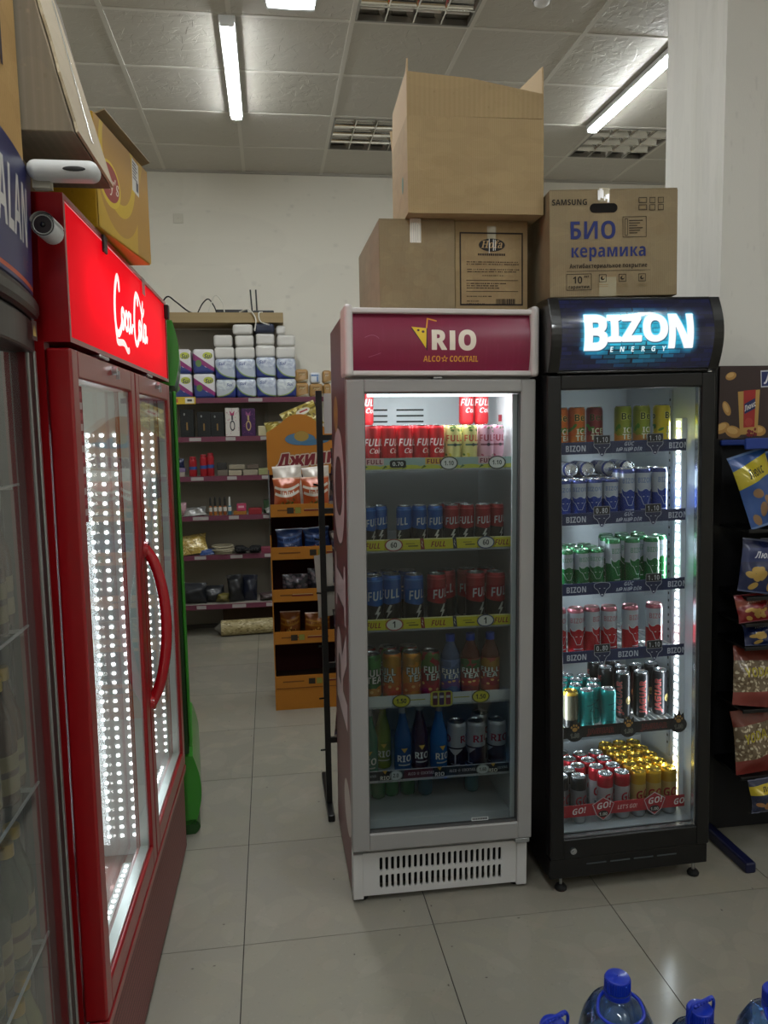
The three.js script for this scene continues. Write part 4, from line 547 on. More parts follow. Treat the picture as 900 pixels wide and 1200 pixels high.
// ───────── dark fridge with the curved blue sign, nearest along the aisle ─────────
const ALA = thing('drinks_fridge', 'dark glass-door fridge with a curved blue sign beside the red fridge', 'fridge', [-0.425, 0, -1.205], Math.PI / 2);
{
  const f = ALA, W = 0.345, D = 0.64, dark = M(0x1a1c1c, 0.35, 0.1), liner = M(0x5c605e, 0.5);
  const bulge = (t) => 0.006 + 0.03 * (1 - (t * t)); // forward reach across the width, t in -1..1
  const sheet = (y0, y1, off, n = 24) => { const pos = [], uv = [], idx = []; for (let i = 0; i <= n; i++) { const t = -1 + 2 * i / n; pos.push(t * W, y0, bulge(t) + off, t * W, y1, bulge(t) + off + 0.008); uv.push(i / n, 0, i / n, 1); if (i) { const a = 2 * i - 2; idx.push(a, a + 2, a + 1, a + 1, a + 2, a + 3); } } const g = new THREE.BufferGeometry(); g.setAttribute('position', new THREE.Float32BufferAttribute(pos, 3)); g.setAttribute('uv', new THREE.Float32BufferAttribute(uv, 2)); g.setIndex(idx); g.computeVertexNormals(); return g; };
  const slab = (y0, y1, off, bev = 0.006) => { const s = new THREE.Shape(); s.moveTo(-W, 0.06); for (let i = 0; i <= 24; i++) { const t = -1 + i / 12; s.lineTo(t * W, -(bulge(t) + off)); } s.lineTo(W, 0.06); s.closePath(); return new THREE.ExtrudeGeometry(s, { depth: y1 - y0 - 2 * bev, bevelEnabled: true, bevelSize: bev, bevelThickness: bev, bevelSegments: 2 }).rotateX(-Math.PI / 2).translate(0, y0 + bev, 0); };
  part('cabinet', [span(-W, -W + 0.03, 0.03, 2.05, -D, -0.062), span(W - 0.03, W, 0.03, 2.05, -D, -0.062), span(-W + 0.03, W - 0.03, 0.03, 2.05, -D, -D + 0.03), span(-W + 0.03, W - 0.03, 2.02, 2.05, -D + 0.03, -0.062), span(-W + 0.03, W - 0.03, 1.76, 1.79, -D + 0.03, -0.062), span(-W + 0.03, W - 0.03, 0.2, 0.23, -D + 0.03, -0.062)], dark, f);
  part('liner', [span(-W + 0.032, -W + 0.044, 0.232, 1.758, -D + 0.034, -0.064), span(W - 0.044, W - 0.032, 0.232, 1.758, -D + 0.034, -0.064), span(-W + 0.044, W - 0.044, 0.232, 1.758, -D + 0.032, -D + 0.044)], liner, f);
  const hd = part('header', [slab(1.836, 2.056, -0.006, 0.004)], M(0x20244a, 0.4), f);
  part('header_lip', slab(1.797, 1.836, -0.004, 0.012), M(0x151615, 0.35), f);
  const sign = tex(1024, 384, (g, w, h) => { fill(g, w, h, '#1c2360'); g.fillStyle = '#c8502a'; g.fillRect(0, h - 26, w, 14); txt(g, 'ALAN', 945, 165, 250, '#d5d2cf', { sx: 0.5, stroke: '#5d5a72', sw: 5, align: 'right' }); txt(g, 'NG', 900, 312, 50, '#5a2f52', { sx: 1.1 }); });
  part('sign_panel', sheet(1.84, 2.05, 0.0005), M(0xffffff, 0.35, 0, { map: sign, side: THREE.DoubleSide }), hd);
  // door
  const d = part('door', [slab(1.735, 1.795, -0.008, 0.005), rspan(0.004, -W, -W + 0.045, 0.21, 1.742, -0.06, 0.004), rspan(0.004, W - 0.04, W - 0.012, 0.21, 1.742, -0.06, 0.004), rspan(0.004, -W + 0.04, W - 0.04, 0.21, 0.3, -0.06, 0.0)], dark, f);
  part('chrome_trim', [rspan(0.003, W - 0.012, W, 0.21, 1.742, -0.06, 0.006), rspan(0.002, W - 0.048, W - 0.041, 0.3, 1.742, -0.03, 0.005)], M(0x9da2a0, 0.3, 0.8), d);
  part('red_seal', span(W - 0.054, W - 0.048, 0.3, 1.742, -0.04, 0.0), M(0x5c1014, 0.5), d);
  part('glass', new THREE.PlaneGeometry(2 * W - 0.085, 1.45).translate(-0.002, 1.02, -0.012), dustyGlass, d);
  decal('gold_badge', 0.03, 0.035, tex(64, 64, (g, w, h) => { fill(g, w, h, '#3a1216'); poly(g, [[12, 50], [18, 14], [26, 40], [34, 10], [40, 40], [48, 14], [52, 50]], '#b79a4a'); }), d, [W - 0.055, 1.772, 0.019]);
  part('kick_panel', span(-W, W, 0.03, 0.2, -0.06, -0.02), dark, f);
  for (const x of [-W + 0.05, W - 0.05]) for (const z of [-0.1, -D + 0.06]) part('foot', CY(0.02, 0.022, 0.032, x, 0.016, z, 12), rubber, f);
  for (const y of [0.34, 0.64, 0.94, 1.24, 1.5]) { const ws = []; for (let k = 0; k < 12; k++) ws.push(B(0.6, 0.004, 0.004, 0, y, -0.025 - k * 0.05)); for (const x of [-0.27, 0, 0.27]) ws.push(B(0.006, 0.006, 0.56, x, y - 0.005, -0.31)); part('shelf', ws, wireMat, f); }
  const amber = P(0x4a2a12, 0.1, 0, { transmission: 0.3, thickness: 0 }), greenG = P(0x1f3a22, 0.1, 0, { transmission: 0.3, thickness: 0 }), pale = P(0x8a8a5a, 0.2, 0, { transmission: 0.3, thickness: 0 });
  const gold = M(0xb79638, 0.35, 0.6), lab = M(0xb0a890, 0.5, 0, { map: tex(128, 64, (g, w, h) => { fill(g, w, h, '#a79a72'); g.fillStyle = '#5a3a20'; g.fillRect(0, 26, w, 10); }), side: THREE.DoubleSide });
  const rows = [[0.342, pale, 'pale bottle with gold cap on the bottom shelf of the dark fridge', 'pale bottles in the dark fridge'], [0.642, greenG, 'dark green bottle on the second shelf of the dark fridge', 'green bottles in the dark fridge'], [0.942, amber, 'amber bottle on the middle shelf of the dark fridge', 'amber bottles in the dark fridge'], [1.242, amber, 'amber bottle on the fourth shelf of the dark fridge', 'upper amber bottles in the dark fridge']];
  for (const [y, m, l, g] of rows) for (const [x, z] of [[0.06, -0.062], [0.13, -0.07], [0.2, -0.062], [0.268, -0.072], [0.16, -0.14], [0.235, -0.142]]) tag(inside(ALA, bottle(0.032, 0.23, m, gold, lab, 0.45, [0.12, 0.42]), x, y, z, jit(1)), l, 'bottle', g);
}
// cling film bag hanging in the dark fridge is left to the shelves; green fridge past the red one
const GRN = thing('drinks_fridge', 'green fridge with a rounded base standing past the red fridge', 'fridge', [-0.383, 0, -3.37], Math.PI / 2 + 0.1);
{
  const f = GRN, W = 0.32, D = 0.66, green = P(0x2e8a1e, 0.3, 0, { clearcoat: 0.4 }), dk = M(0x123a14, 0.4), grey = M(0x5d605e, 0.5);
  part('cabinet', [span(-W, -W + 0.03, 0.04, 1.98, -D, -0.06), span(W - 0.03, W, 0.04, 1.98, -D, -0.06), span(-W + 0.03, W - 0.03, 0.04, 1.98, -D, -D + 0.03), span(-W + 0.03, W - 0.03, 1.95, 1.98, -D + 0.03, -0.06), span(-W + 0.03, W - 0.03, 0.3, 0.33, -D + 0.03, -0.06)], dk, f);
  part('door', [rspan(0.006, -W, -W + 0.05, 0.33, 1.74, -0.055, 0), rspan(0.006, W - 0.05, W, 0.33, 1.74, -0.055, 0), rspan(0.006, -W + 0.05, W - 0.05, 1.68, 1.74, -0.055, 0), rspan(0.006, -W + 0.05, W - 0.05, 0.33, 0.4, -0.055, 0)], dk, f);
  part('edge_trim', rspan(0.004, -W - 0.001, -W + 0.012, 0.36, 1.74, 0, 0.012), green, f);
  part('glass', new THREE.PlaneGeometry(2 * W - 0.1, 1.29).translate(0, 1.04, -0.02), glassMat, f);
  const curved = (y0, y1, reach) => { const s = new THREE.Shape(); s.moveTo(-0.05, y0); for (let i = 0; i <= 12; i++) { const v = i / 12; s.lineTo(reach * Math.sin(Math.PI * (0.1 + 0.8 * v)), y0 + (y1 - y0) * v); } s.lineTo(-0.05, y1); s.closePath(); return new THREE.ExtrudeGeometry(s, { depth: 2 * W, bevelEnabled: false }).rotateY(-Math.PI / 2).translate(W, 0, 0); };
  const hd = part('header', curved(1.76, 2.0, 0.03), green, f);
  decal('header_print', 0.5, 0.16, tex(256, 96, (g, w, h) => { g.clearRect(0, 0, w, h); for (let i = 0; i < 14; i++) oval(g, 16 + i * 18, 48 + jit(30), 9, 13, '#b6cf6a', 0.5); }), hd, [0, 1.88, 0.0305]);
  part('base_panel', curved(0.04, 0.32, 0.04), green, f);
  part('base_band', curved(0.0, 0.06, 0.03), M(0x1d4a18, 0.5), f);
  part('shelf', [0.7, 1.05, 1.4].map((y) => B(0.58, 0.01, 0.5, 0, y, -0.36)), wireMat, f);
}

// ───────── cartons on top of the fridges ─────────
const boardTex = (base) => tex(512, 512, (g, w, h) => { fill(g, w, h, base); for (let i = 0; i < 128; i++) { g.fillStyle = `rgba(${i % 2 ? '60,40,20' : '255,235,200'},${0.025 + 0.02 * rnd()})`; g.fillRect(i * 4, 0, 2, h); } for (let i = 0; i < 60; i++) oval(g, rnd() * w, rnd() * h, 20 + rnd() * 60, 10 + rnd() * 50, `rgba(${i % 2 ? '80,55,30' : '240,215,170'},0.035)`); speck(g, w, h, 1600, 0.12, 2, ['70,45,20', '230,200,150']); }, true, [1, 1]);
const boardA = boardTex('#a38c66'), boardB = boardTex('#98825e'), boardC = boardTex('#8d7d60');
const kraftA = M(0xffffff, 0.85, 0, { map: boardA }), kraftB = M(0xffffff, 0.85, 0, { map: boardB }), kraftC = M(0xffffff, 0.85, 0, { map: boardC }), kraftIn = M(0xb59c78, 0.9), tapeM = P(0xd9cfae, 0.12, 0, { transmission: 0.55, thickness: 0, clearcoat: 1 });
const shineTape = P(0xdfdad0, 0.1, 0.2, { clearcoat: 1 });
// closed carton: four walls and the flap seam on top; origin at the middle of the base
function carton(name, label, w, h, d, m, pos, turn = 0, group) {
  const t = thing(name, label, 'box', pos, turn, group);
  part('body', RB(w, h - 0.003, d, 0.003, 0, (h - 0.003) / 2, 0, 1), m, t);
  for (const s of [-1, 1]) part('flap', B(w - 0.004, 0.003, d / 2 - 0.002, 0, h - 0.0015, s * d / 4), m, t);
  return t;
}
const RTOP = 1.945, onTop = (f, y, x, z) => { f.updateMatrixWorld(true); return new THREE.Vector3(x, y, z).applyMatrix4(f.matrixWorld); };
{
  const y = 1.9535;
  const left = carton('cardboard_box', 'plain brown carton with clear tape beside the printed carton on white fridge', 0.248, 0.298, 0.56, kraftC, [0.491, y, -2.84]);
  part('tape', [B(0.036, 0.075, 0.0015, -0.005, 0.262, 0.2805)], shineTape, left);
  for (let i = 0; i < 5; i++) part('tape_crease', B(0.0025, 0.05 + rnd() * 0.02, 0.002, -0.018 + i * 0.007, 0.256, 0.2815), P(0xffffff, 0.08, 0.6), left);
  const sm = carton('cardboard_box', 'printed brown carton with black border and oval logo on white fridge', 0.246, 0.297, 0.4, kraftB, [0.74, y + 0.003, -2.77]);
  const print = tex(512, 560, (g, w, h) => {
    g.clearRect(0, 0, w, h); g.strokeStyle = '#2a2320'; g.lineWidth = 9; g.strokeRect(36, 62, w - 74, h - 120);
    oval(g, 258, 134, 92, 40, '#2a2724'); txt(g, 'Hofa', 256, 130, 62, '#a98c62', { font: 'serif', italic: true, sx: 1.0 });
    g.fillStyle = '#3b302a'; for (let i = 0; i < 13; i++) g.fillRect(160 + i * 15, 186, 11, 13);
    const dash = (x0, x1, yy, t) => { for (let x = x0; x < x1; x += 9 + rnd() * 9) g.fillRect(x, yy, 5 + rnd() * 7, t); };
    g.fillStyle = '#4a3c30'; dash(80, 440, 236, 5); dash(80, 440, 250, 5); dash(84, 440, 282, 5); dash(84, 430, 296, 5); dash(190, 330, 320, 4); g.fillRect(76, 350, 368, 3); dash(80, 360, 368, 6); dash(80, 300, 382, 6); dash(80, 300, 396, 6); g.fillRect(76, 418, 368, 3); dash(80, 250, 448, 5); dash(80, 160, 478, 5); dash(80, 200, 494, 5);
    g.fillStyle = '#241d18'; for (let x = 286; x < 420; x += 3 + rnd() * 4) g.fillRect(x, 466, 1.5 + rnd() * 2.5, 36);
  });
  decal('print', 0.244, 0.29, print, sm, [0, 0.144, 0.2008], [0, 0, 0], { rough: 0.8 });
  part('tape', B(0.03, 0.07, 0.0012, 0.0, 0.245, 0.2008), tapeM, sm);
  for (const x of [-0.008, 0.006, 0.012]) part('tape_crease', B(0.002, 0.03 + rnd() * 0.03, 0.002, x, 0.235 - rnd() * 0.02, 0.2015), P(0xffffff, 0.08, 0.6), sm);
  // big open carton with raised flaps across both
  const t = thing('cardboard_box', 'large open brown carton with raised flaps on top of two cartons', 'box', [0.674, y + 0.301, -2.665], -0.02);
  const w = 0.436, h = 0.29, d = 0.34, k = 0.005;
  part('body', [B(w, h, k, 0, h / 2, d / 2 - k / 2), B(w, h, k, 0, h / 2, -d / 2 + k / 2), B(k, h, d - 2 * k, -w / 2 + k / 2, h / 2, 0), B(k, h, d - 2 * k, w / 2 - k / 2, h / 2, 0), B(w - 2 * k, k, d - 2 * k, 0, k / 2, 0)], kraftA, t);
  const flap = (pts, m2, depth = k) => { const s = new THREE.Shape(pts.map((p) => new THREE.Vector2(...p))); const g = new THREE.ExtrudeGeometry(s, { depth, bevelEnabled: false }); return part('flap', g, m2, t); };
  const ff = flap([[-w / 2, 0], [w / 2, 0.002], [w / 2 - 0.004, 0.075], [w / 2 - 0.05, 0.082], [0.06, 0.1], [-0.02, 0.113], [-w / 2 + 0.002, 0.127]], kraftA); ff.position.set(0, h, d / 2 - k); ff.rotation.x = 0.06;
  const bf = flap([[-w / 2, 0], [w / 2, 0], [w / 2, 0.1], [-w / 2, 0.1]], kraftA); bf.position.set(0, h, -d / 2); bf.rotation.x = -0.5;
  const lf = flap([[-d / 2, 0], [d / 2, 0], [d / 2 + 0.004, 0.165], [d / 2 - 0.02, 0.135], [-d / 2 + 0.03, 0.12]], kraftIn); lf.rotation.set(0, -Math.PI / 2, 0); lf.rotation.order = 'YXZ'; lf.rotation.y = -Math.PI / 2; lf.position.set(-w / 2 + k, h, 0); lf.scale.x = 1;
  const rf = flap([[-d / 2, 0], [d / 2, 0], [d / 2 - 0.004, 0.158], [-d / 2 + 0.02, 0.2]], kraftIn); rf.rotation.y = -Math.PI / 2; rf.position.set(w / 2, h, 0);
  const st = part('sticker', new THREE.CircleGeometry(0.024, 24).scale(0.75, 1.1, 1), M(0x5d7d68, 0.6), t); st.rotation.y = -Math.PI / 2; st.position.set(-w / 2 - 0.001, 0.11, 0.07);
}
{
  const t = carton('microwave_carton', 'brown microwave carton with blue Cyrillic lettering on the black fridge', 0.41, 0.33, 0.34, kraftC, [1.118, 1.992, -2.60], -0.1); t.rotation.z = 0.012;
  const print = tex(1024, 768, (g, w, h) => {
    g.clearRect(0, 0, w, h); txt(g, 'SAMSUNG', 156, 84, 58, '#221d18', { font: 'sans-serif', sx: 1.02 });
    const blue = '#2b3570', ink = '#3a3128'; txt(g, 'БИО', 340, 288, 178, blue, { sx: 1.02 }); txt(g, 'керамика', 468, 436, 128, blue, { sx: 0.96 }); txt(g, 'Антибактериальное покрытие', 468, 546, 45, ink, { bold: true, sx: 0.9 });
    g.strokeStyle = ink; g.lineWidth = 4; g.strokeRect(584, 196, 188, 146); g.strokeRect(600, 210, 20, 120); g.fillStyle = ink; for (let i = 0; i < 6; i++) g.fillRect(634, 220 + i * 18, 110 - (i % 3) * 22, 6);
    g.fillRect(128, 582, 680, 3); g.strokeRect(128, 604, 200, 116); txt(g, '10', 216, 648, 72, ink, {}); txt(g, 'лет', 290, 622, 26, ink, {}); txt(g, 'гарантии', 228, 698, 36, ink, {});
    for (const x of [420, 580, 740]) { g.strokeRect(x - 28, 612, 56, 52); oval(g, x, 638, 16, 14, ink); oval(g, x + 6, 634, 9, 8, '#93805c'); for (let i = 0; i < 2; i++) g.fillRect(x - 44, 682 + i * 14, 88, 5); }
    for (let r = 0; r < 2; r++) { g.fillRect(700 - 14, 76 + r * 52, 16, 6); g.strokeRect(712, 60 + r * 52, 62, 36); g.fillRect(722, 68 + r * 52, 42, 20); g.strokeRect(800, 60 + r * 52, 42, 38); g.strokeRect(868, 60 + r * 52, 42, 38); g.fillRect(814, 68 + r * 52, 14, 22); g.fillRect(880, 64 + r * 52, 8, 28); }
  });
  decal('print', 0.406, 0.325, print, t, [0, 0.164, 0.1708], [0, 0, 0], { rough: 0.8 });
  part('hand_hole', (() => { const s = new THREE.Shape(); s.absarc(-0.03, 0, 0.014, Math.PI / 2, 1.5 * Math.PI); s.absarc(0.03, 0, 0.014, -Math.PI / 2, Math.PI / 2); return new THREE.ExtrudeGeometry(s, { depth: 0.002, bevelEnabled: false }).translate(-0.033, 0.272, 0.17); })(), M(0x0d0a08, 0.95), t);
  part('tape', [B(0.036, 0.042, 0.001, -0.032, 0.312, 0.1712), B(0.055, 0.06, 0.001, -0.02, 0.03, 0.1712)], tapeM, t);
  for (let i = 0; i < 6; i++) part('tape_crease', B(0.003 + rnd() * 0.006, 0.01 + rnd() * 0.02, 0.0015, -0.048 + i * 0.006, 0.3 + rnd() * 0.02, 0.172), P(0xffffff, 0.1, 0.5), t);
}
{ // left row: cartons over the dark and red fridges
  const a = carton('cardboard_box', 'tan carton with a dark printed block on the dark fridge', 0.36, 0.42, 0.5, M(0xffffff, 0.85, 0, { map: boardTex('#b8935a') }), [-0.585, 2.057, -1.245]);
  decal('print', 0.05, 0.1, tex(64, 128, (g, w, h) => { g.clearRect(0, 0, w, h); g.fillStyle = '#3b3038'; for (let i = 0; i < 4; i++) g.fillRect(4 + i * 15, 4, 9 + (i % 2) * 4, 120); }), a, [0.1805, 0.17, -0.14], [0, Math.PI / 2, 0], { rough: 0.8 });
  // slumped carton: leaning face towards the aisle, torn near edge
  const flat1 = carton('cardboard_box', 'flat brown carton under the leaning carton on the red fridge', 0.3, 0.07, 0.24, kraftC, [-0.6, 2.0485, -1.72]);
  const t = thing('cardboard_box', 'leaning carton with a long strip of shiny tape over the red fridge', 'box', [-0.325, 2.1175, -1.515]);
  const prism = (z0, z1, top = 0) => { const s = new THREE.Shape([[0, 0], [-0.085 - top, 0.36], [-0.36, 0.38], [-0.34, 0]].map((p) => new THREE.Vector2(...p))); return new THREE.ExtrudeGeometry(s, { depth: z1 - z0, bevelEnabled: true, bevelSize: 0.002, bevelThickness: 0.002, bevelSegments: 1 }).translate(0, 0.002, z0); };
  part('body', prism(-0.33, 0), M(0xffffff, 0.85, 0, { map: boardTex('#7b705e') }), t);
  const face = part('torn_flap', (() => { const n = 18, s = new THREE.Shape(); s.moveTo(0.325, 0.0); s.lineTo(0.26, 0.2); s.lineTo(0.2, 0.35); for (let i = n; i >= 0; i--) s.lineTo(0.002 + jit(0.004) + 0.006 * Math.sin(i), 0.002 + 0.35 * i / n); s.closePath(); return new THREE.ExtrudeGeometry(s, { depth: 0.005, bevelEnabled: false }); })(), M(0xffffff, 0.85, 0, { map: boardTex('#b8a88c') }), t);
  face.rotation.order = 'YXZ'; face.rotation.set(-0.232, Math.PI / 2, 0); face.position.set(0.004, 0.002, -0.004);
  const tp = part('tape', B(0.014, 0.27, 0.0012), shineTape, face); tp.position.set(0.16, 0.17, 0.0062); tp.rotation.z = -0.06;
  // white lamp housing lying on the dark fridge, reaching into the aisle
  const l = thing('lamp_housing', 'white rounded plastic housing sticking out under the leaning carton', 'lamp housing', [-0.34, 2.03, -1.50]);
  part('shell', RB(0.12, 0.032, 0.05, 0.0155, 0.0, 0.016, 0.0, 4), whitePlastic, l); part('slot', new THREE.SphereGeometry(0.02, 16, 8).scale(1, 0.22, 0.1).translate(0.022, 0.014, 0.0245), M(0x2a2a2a, 0.6), l); part('bracket', [B(0.03, 0.03, 0.02, -0.04, 0.004, -0.012)], M(0xbdb8a8, 0.6), l);
  const c = thing('bullet_camera', 'white bullet camera fixed to the near end of the red fridge', 'camera', [-0.388, 1.962, -1.56]); c.scale.setScalar(0.85);
  part('body', CY(0.024, 0.024, 0.075, 0, 0, 0, 22).rotateX(Math.PI / 2), whitePlastic, c); part('hood', new THREE.CylinderGeometry(0.0262, 0.0262, 0.08, 22, 1, true, 0.3, 2.6).rotateX(-Math.PI / 2).rotateZ(Math.PI / 2).translate(0, 0, 0.006), P(0xd0d0cc, 0.4, 0, { side: THREE.DoubleSide }), c);
  const fc = part('face', CY(0.0225, 0.0225, 0.004, 0, 0, 0, 22).rotateX(Math.PI / 2).translate(0, 0, 0.038), M(0x1a0a0c, 0.3), c); part('ring', new THREE.TorusGeometry(0.0195, 0.0014, 8, 26).translate(0, 0, 0.04), M(0x9a9a94, 0.4), fc); part('lens', new THREE.SphereGeometry(0.006, 12, 8).translate(0, 0, 0.039), M(0x0a0a12, 0.1), fc);
  // yellow snack carton on the red fridge
  const y = carton('snack_carton', 'yellow printed snack carton leaning over the lit red sign', 0.42, 0.25, 0.3, M(0xffffff, 0.5, 0, { map: tex(256, 128, (g, w, h) => { fill(g, w, h, '#c79a1a'); speck(g, w, h, 400, 0.08); }) }), [-0.485, 2.0495, -2.125], Math.PI / 2 - 0.13);
  const pr = tex(768, 448, (g, w, h) => { fill(g, w, h, '#cba21c'); oval(g, 300, 120, 330, 300, '#b98a2c'); oval(g, 300, 100, 250, 236, '#d6b21e'); oval(g, 300, 90, 205, 190, '#b98a2c'); oval(g, 700, 250, 120, 330, '#b7882a', 0.3); oval(g, 172, 232, 142, 96, '#e0c02a'); oval(g, 172, 226, 124, 78, '#9e3428'); txt(g, "Lay's", 170, 226, 88, '#e8dccc', { font: 'serif', italic: true }); g.fillStyle = '#dcd9d2'; g.save(); g.translate(560, 60); g.rotate(0.08); g.fillRect(-50, -46, 104, 150); g.fillStyle = '#3a3a4a'; for (let i = 0; i < 6; i++) g.fillRect(-38, -34 + i * 14, 50 + (i % 3) * 10, 6); g.fillRect(12, 44, 34, 44); g.restore(); });
  decal('print', 0.418, 0.246, pr, y, [0, 0.125, 0.1508], [0, 0, 0], { rough: 0.45 });
  const op = part('open_flap', B(0.36, 0.003, 0.035, 0, 0, 0.018), kraftC, y); op.position.set(0.0, 0.252, 0.135); op.rotation.x = -0.35;
}

// ───────── shelving on the back wall ─────────
const GON = thing('shelf_unit', 'white shelf unit with plum front edges against the back wall', 'shelf', [0, 0, -6.1]);
const GY = [1.835, 1.545, 1.247, 0.945, 0.642, 0.255];
{
  const f = GON, back = M(0x8d867a, 0.7), plum = M(0x6b3346, 0.5), board = M(0x9a948a, 0.6), X0 = -1.25, X1 = 0.5, zb = -0.34;
  part('back_panel', [span(X0, X1 - 0.12, 0.0, 1.83, zb - 0.006, zb), span(X0, 0.13, 1.83, 2.38, zb - 0.006, zb)], back, f);
  part('upright', [span(X0, X0 + 0.03, 0, 2.38, zb, zb + 0.05), span(-0.03, 0.0, 0, 2.38, zb, zb + 0.05), span(X1 - 0.15, X1 - 0.12, 0, 1.8, zb, zb + 0.05)], M(0x7d776c, 0.6), f);
  GY.forEach((y, i) => {
    const s = part('shelf', span(X0, X1, y - 0.02, y, zb, 0), board, f);
    part('front_edge', span(X0, X1, y - 0.036, y + 0.002, 0, 0.006), plum, s);
    for (const x of i === 0 ? [-0.62, -0.1] : [-0.55, -0.28, -0.02]) part('price_label', span(x - 0.045, x + 0.02 + rnd() * 0.06, y - 0.03, y - 0.004, 0.006, 0.0075), M(0xa8a2a0, 0.3), s);
  });
  part('kick_board', span(X0, X1, 0.0, 0.03, zb + 0.02, zb + 0.04), M(0x4a463f, 0.7), f);
  const ws = thing('wall_board', 'pale wooden shelf board high on the back wall', 'shelf', [0, 2.395, -6.12]);
  part('board', rspan(0.002, -1.2, 0.136, 0, 0.075, -0.335, 0), M(0xb5a586, 0.6, 0, { map: tex(512, 64, (g, w, h) => { fill(g, w, h, '#ddd2b8'); for (let i = 0; i < 60; i++) { g.fillStyle = `rgba(120,95,60,${0.08 * rnd()})`; g.fillRect(0, rnd() * h, w, 1 + rnd() * 2); } }) }), ws);
  // router, modem, cables
  const ry = 2.4705;
  const r = thing('router', 'black router with two upright antennas on the wooden shelf', 'router', [-0.04, ry, -6.27]);
  part('case', [RB(0.16, 0.03, 0.11, 0.008, 0.03, 0.015, 0)], blackPlastic, r); for (const [x, a] of [[-0.055, 0.06], [-0.02, 0.02]]) { const n = part('antenna', RB(0.012, 0.19, 0.008, 0.003, 0, 0.095, 0), blackPlastic, r); n.position.set(x, 0.012, -0.05); n.rotation.z = a; }
  const md = thing('modem', 'flat black modem box beside the router', 'modem', [-0.25, ry, -6.27]); part('case', RB(0.24, 0.034, 0.13, 0.005, 0, 0.017, 0), blackPlastic, md); part('status_band', B(0.2, 0.004, 0.002, 0, 0.02, 0.0655), M(0x303034, 0.3), md);
  const cord = (n, l, m, rad, pts) => solo(n, l, 'cable', tube(pts, rad, 40, 6), m);
  cord('cable', 'black cable looping over the far end of the wooden shelf', rubber, 0.006, [[-0.8, 2.479, -6.2], [-0.72, 2.6, -6.22], [-0.66, 2.56, -6.2], [-0.55, 2.479, -6.2], [-0.47, 2.478, -6.22]]);
  cord('cable', 'black cable coil beside the modem', rubber, 0.005, [[-0.5, 2.477, -6.19], [-0.46, 2.55, -6.2], [-0.42, 2.58, -6.2], [-0.38, 2.53, -6.19], [-0.36, 2.477, -6.18]]);
  cord('cable', 'white cable curling over the front of the wooden shelf', M(0xd8d4c8, 0.5), 0.004, [[-0.42, 2.476, -6.16], [-0.36, 2.6, -6.15], [-0.31, 2.54, -6.14], [-0.3, 2.476, -6.14]]);
  cord('cable', 'white cable hanging in a loop below the modem', M(0xd8d4c8, 0.5), 0.005, [[-0.19, 2.478, -6.16], [-0.12, 2.49, -6.1], [-0.07, 2.42, -6.09], [-0.08, 2.33, -6.09]]);
  cord('cable', 'white cable hanging in a hook below the router', M(0xd8d4c8, 0.5), 0.005, [[-0.02, 2.477, -6.15], [-0.045, 2.46, -6.095], [-0.035, 2.4, -6.09], [0.03, 2.375, -6.09]]);
}
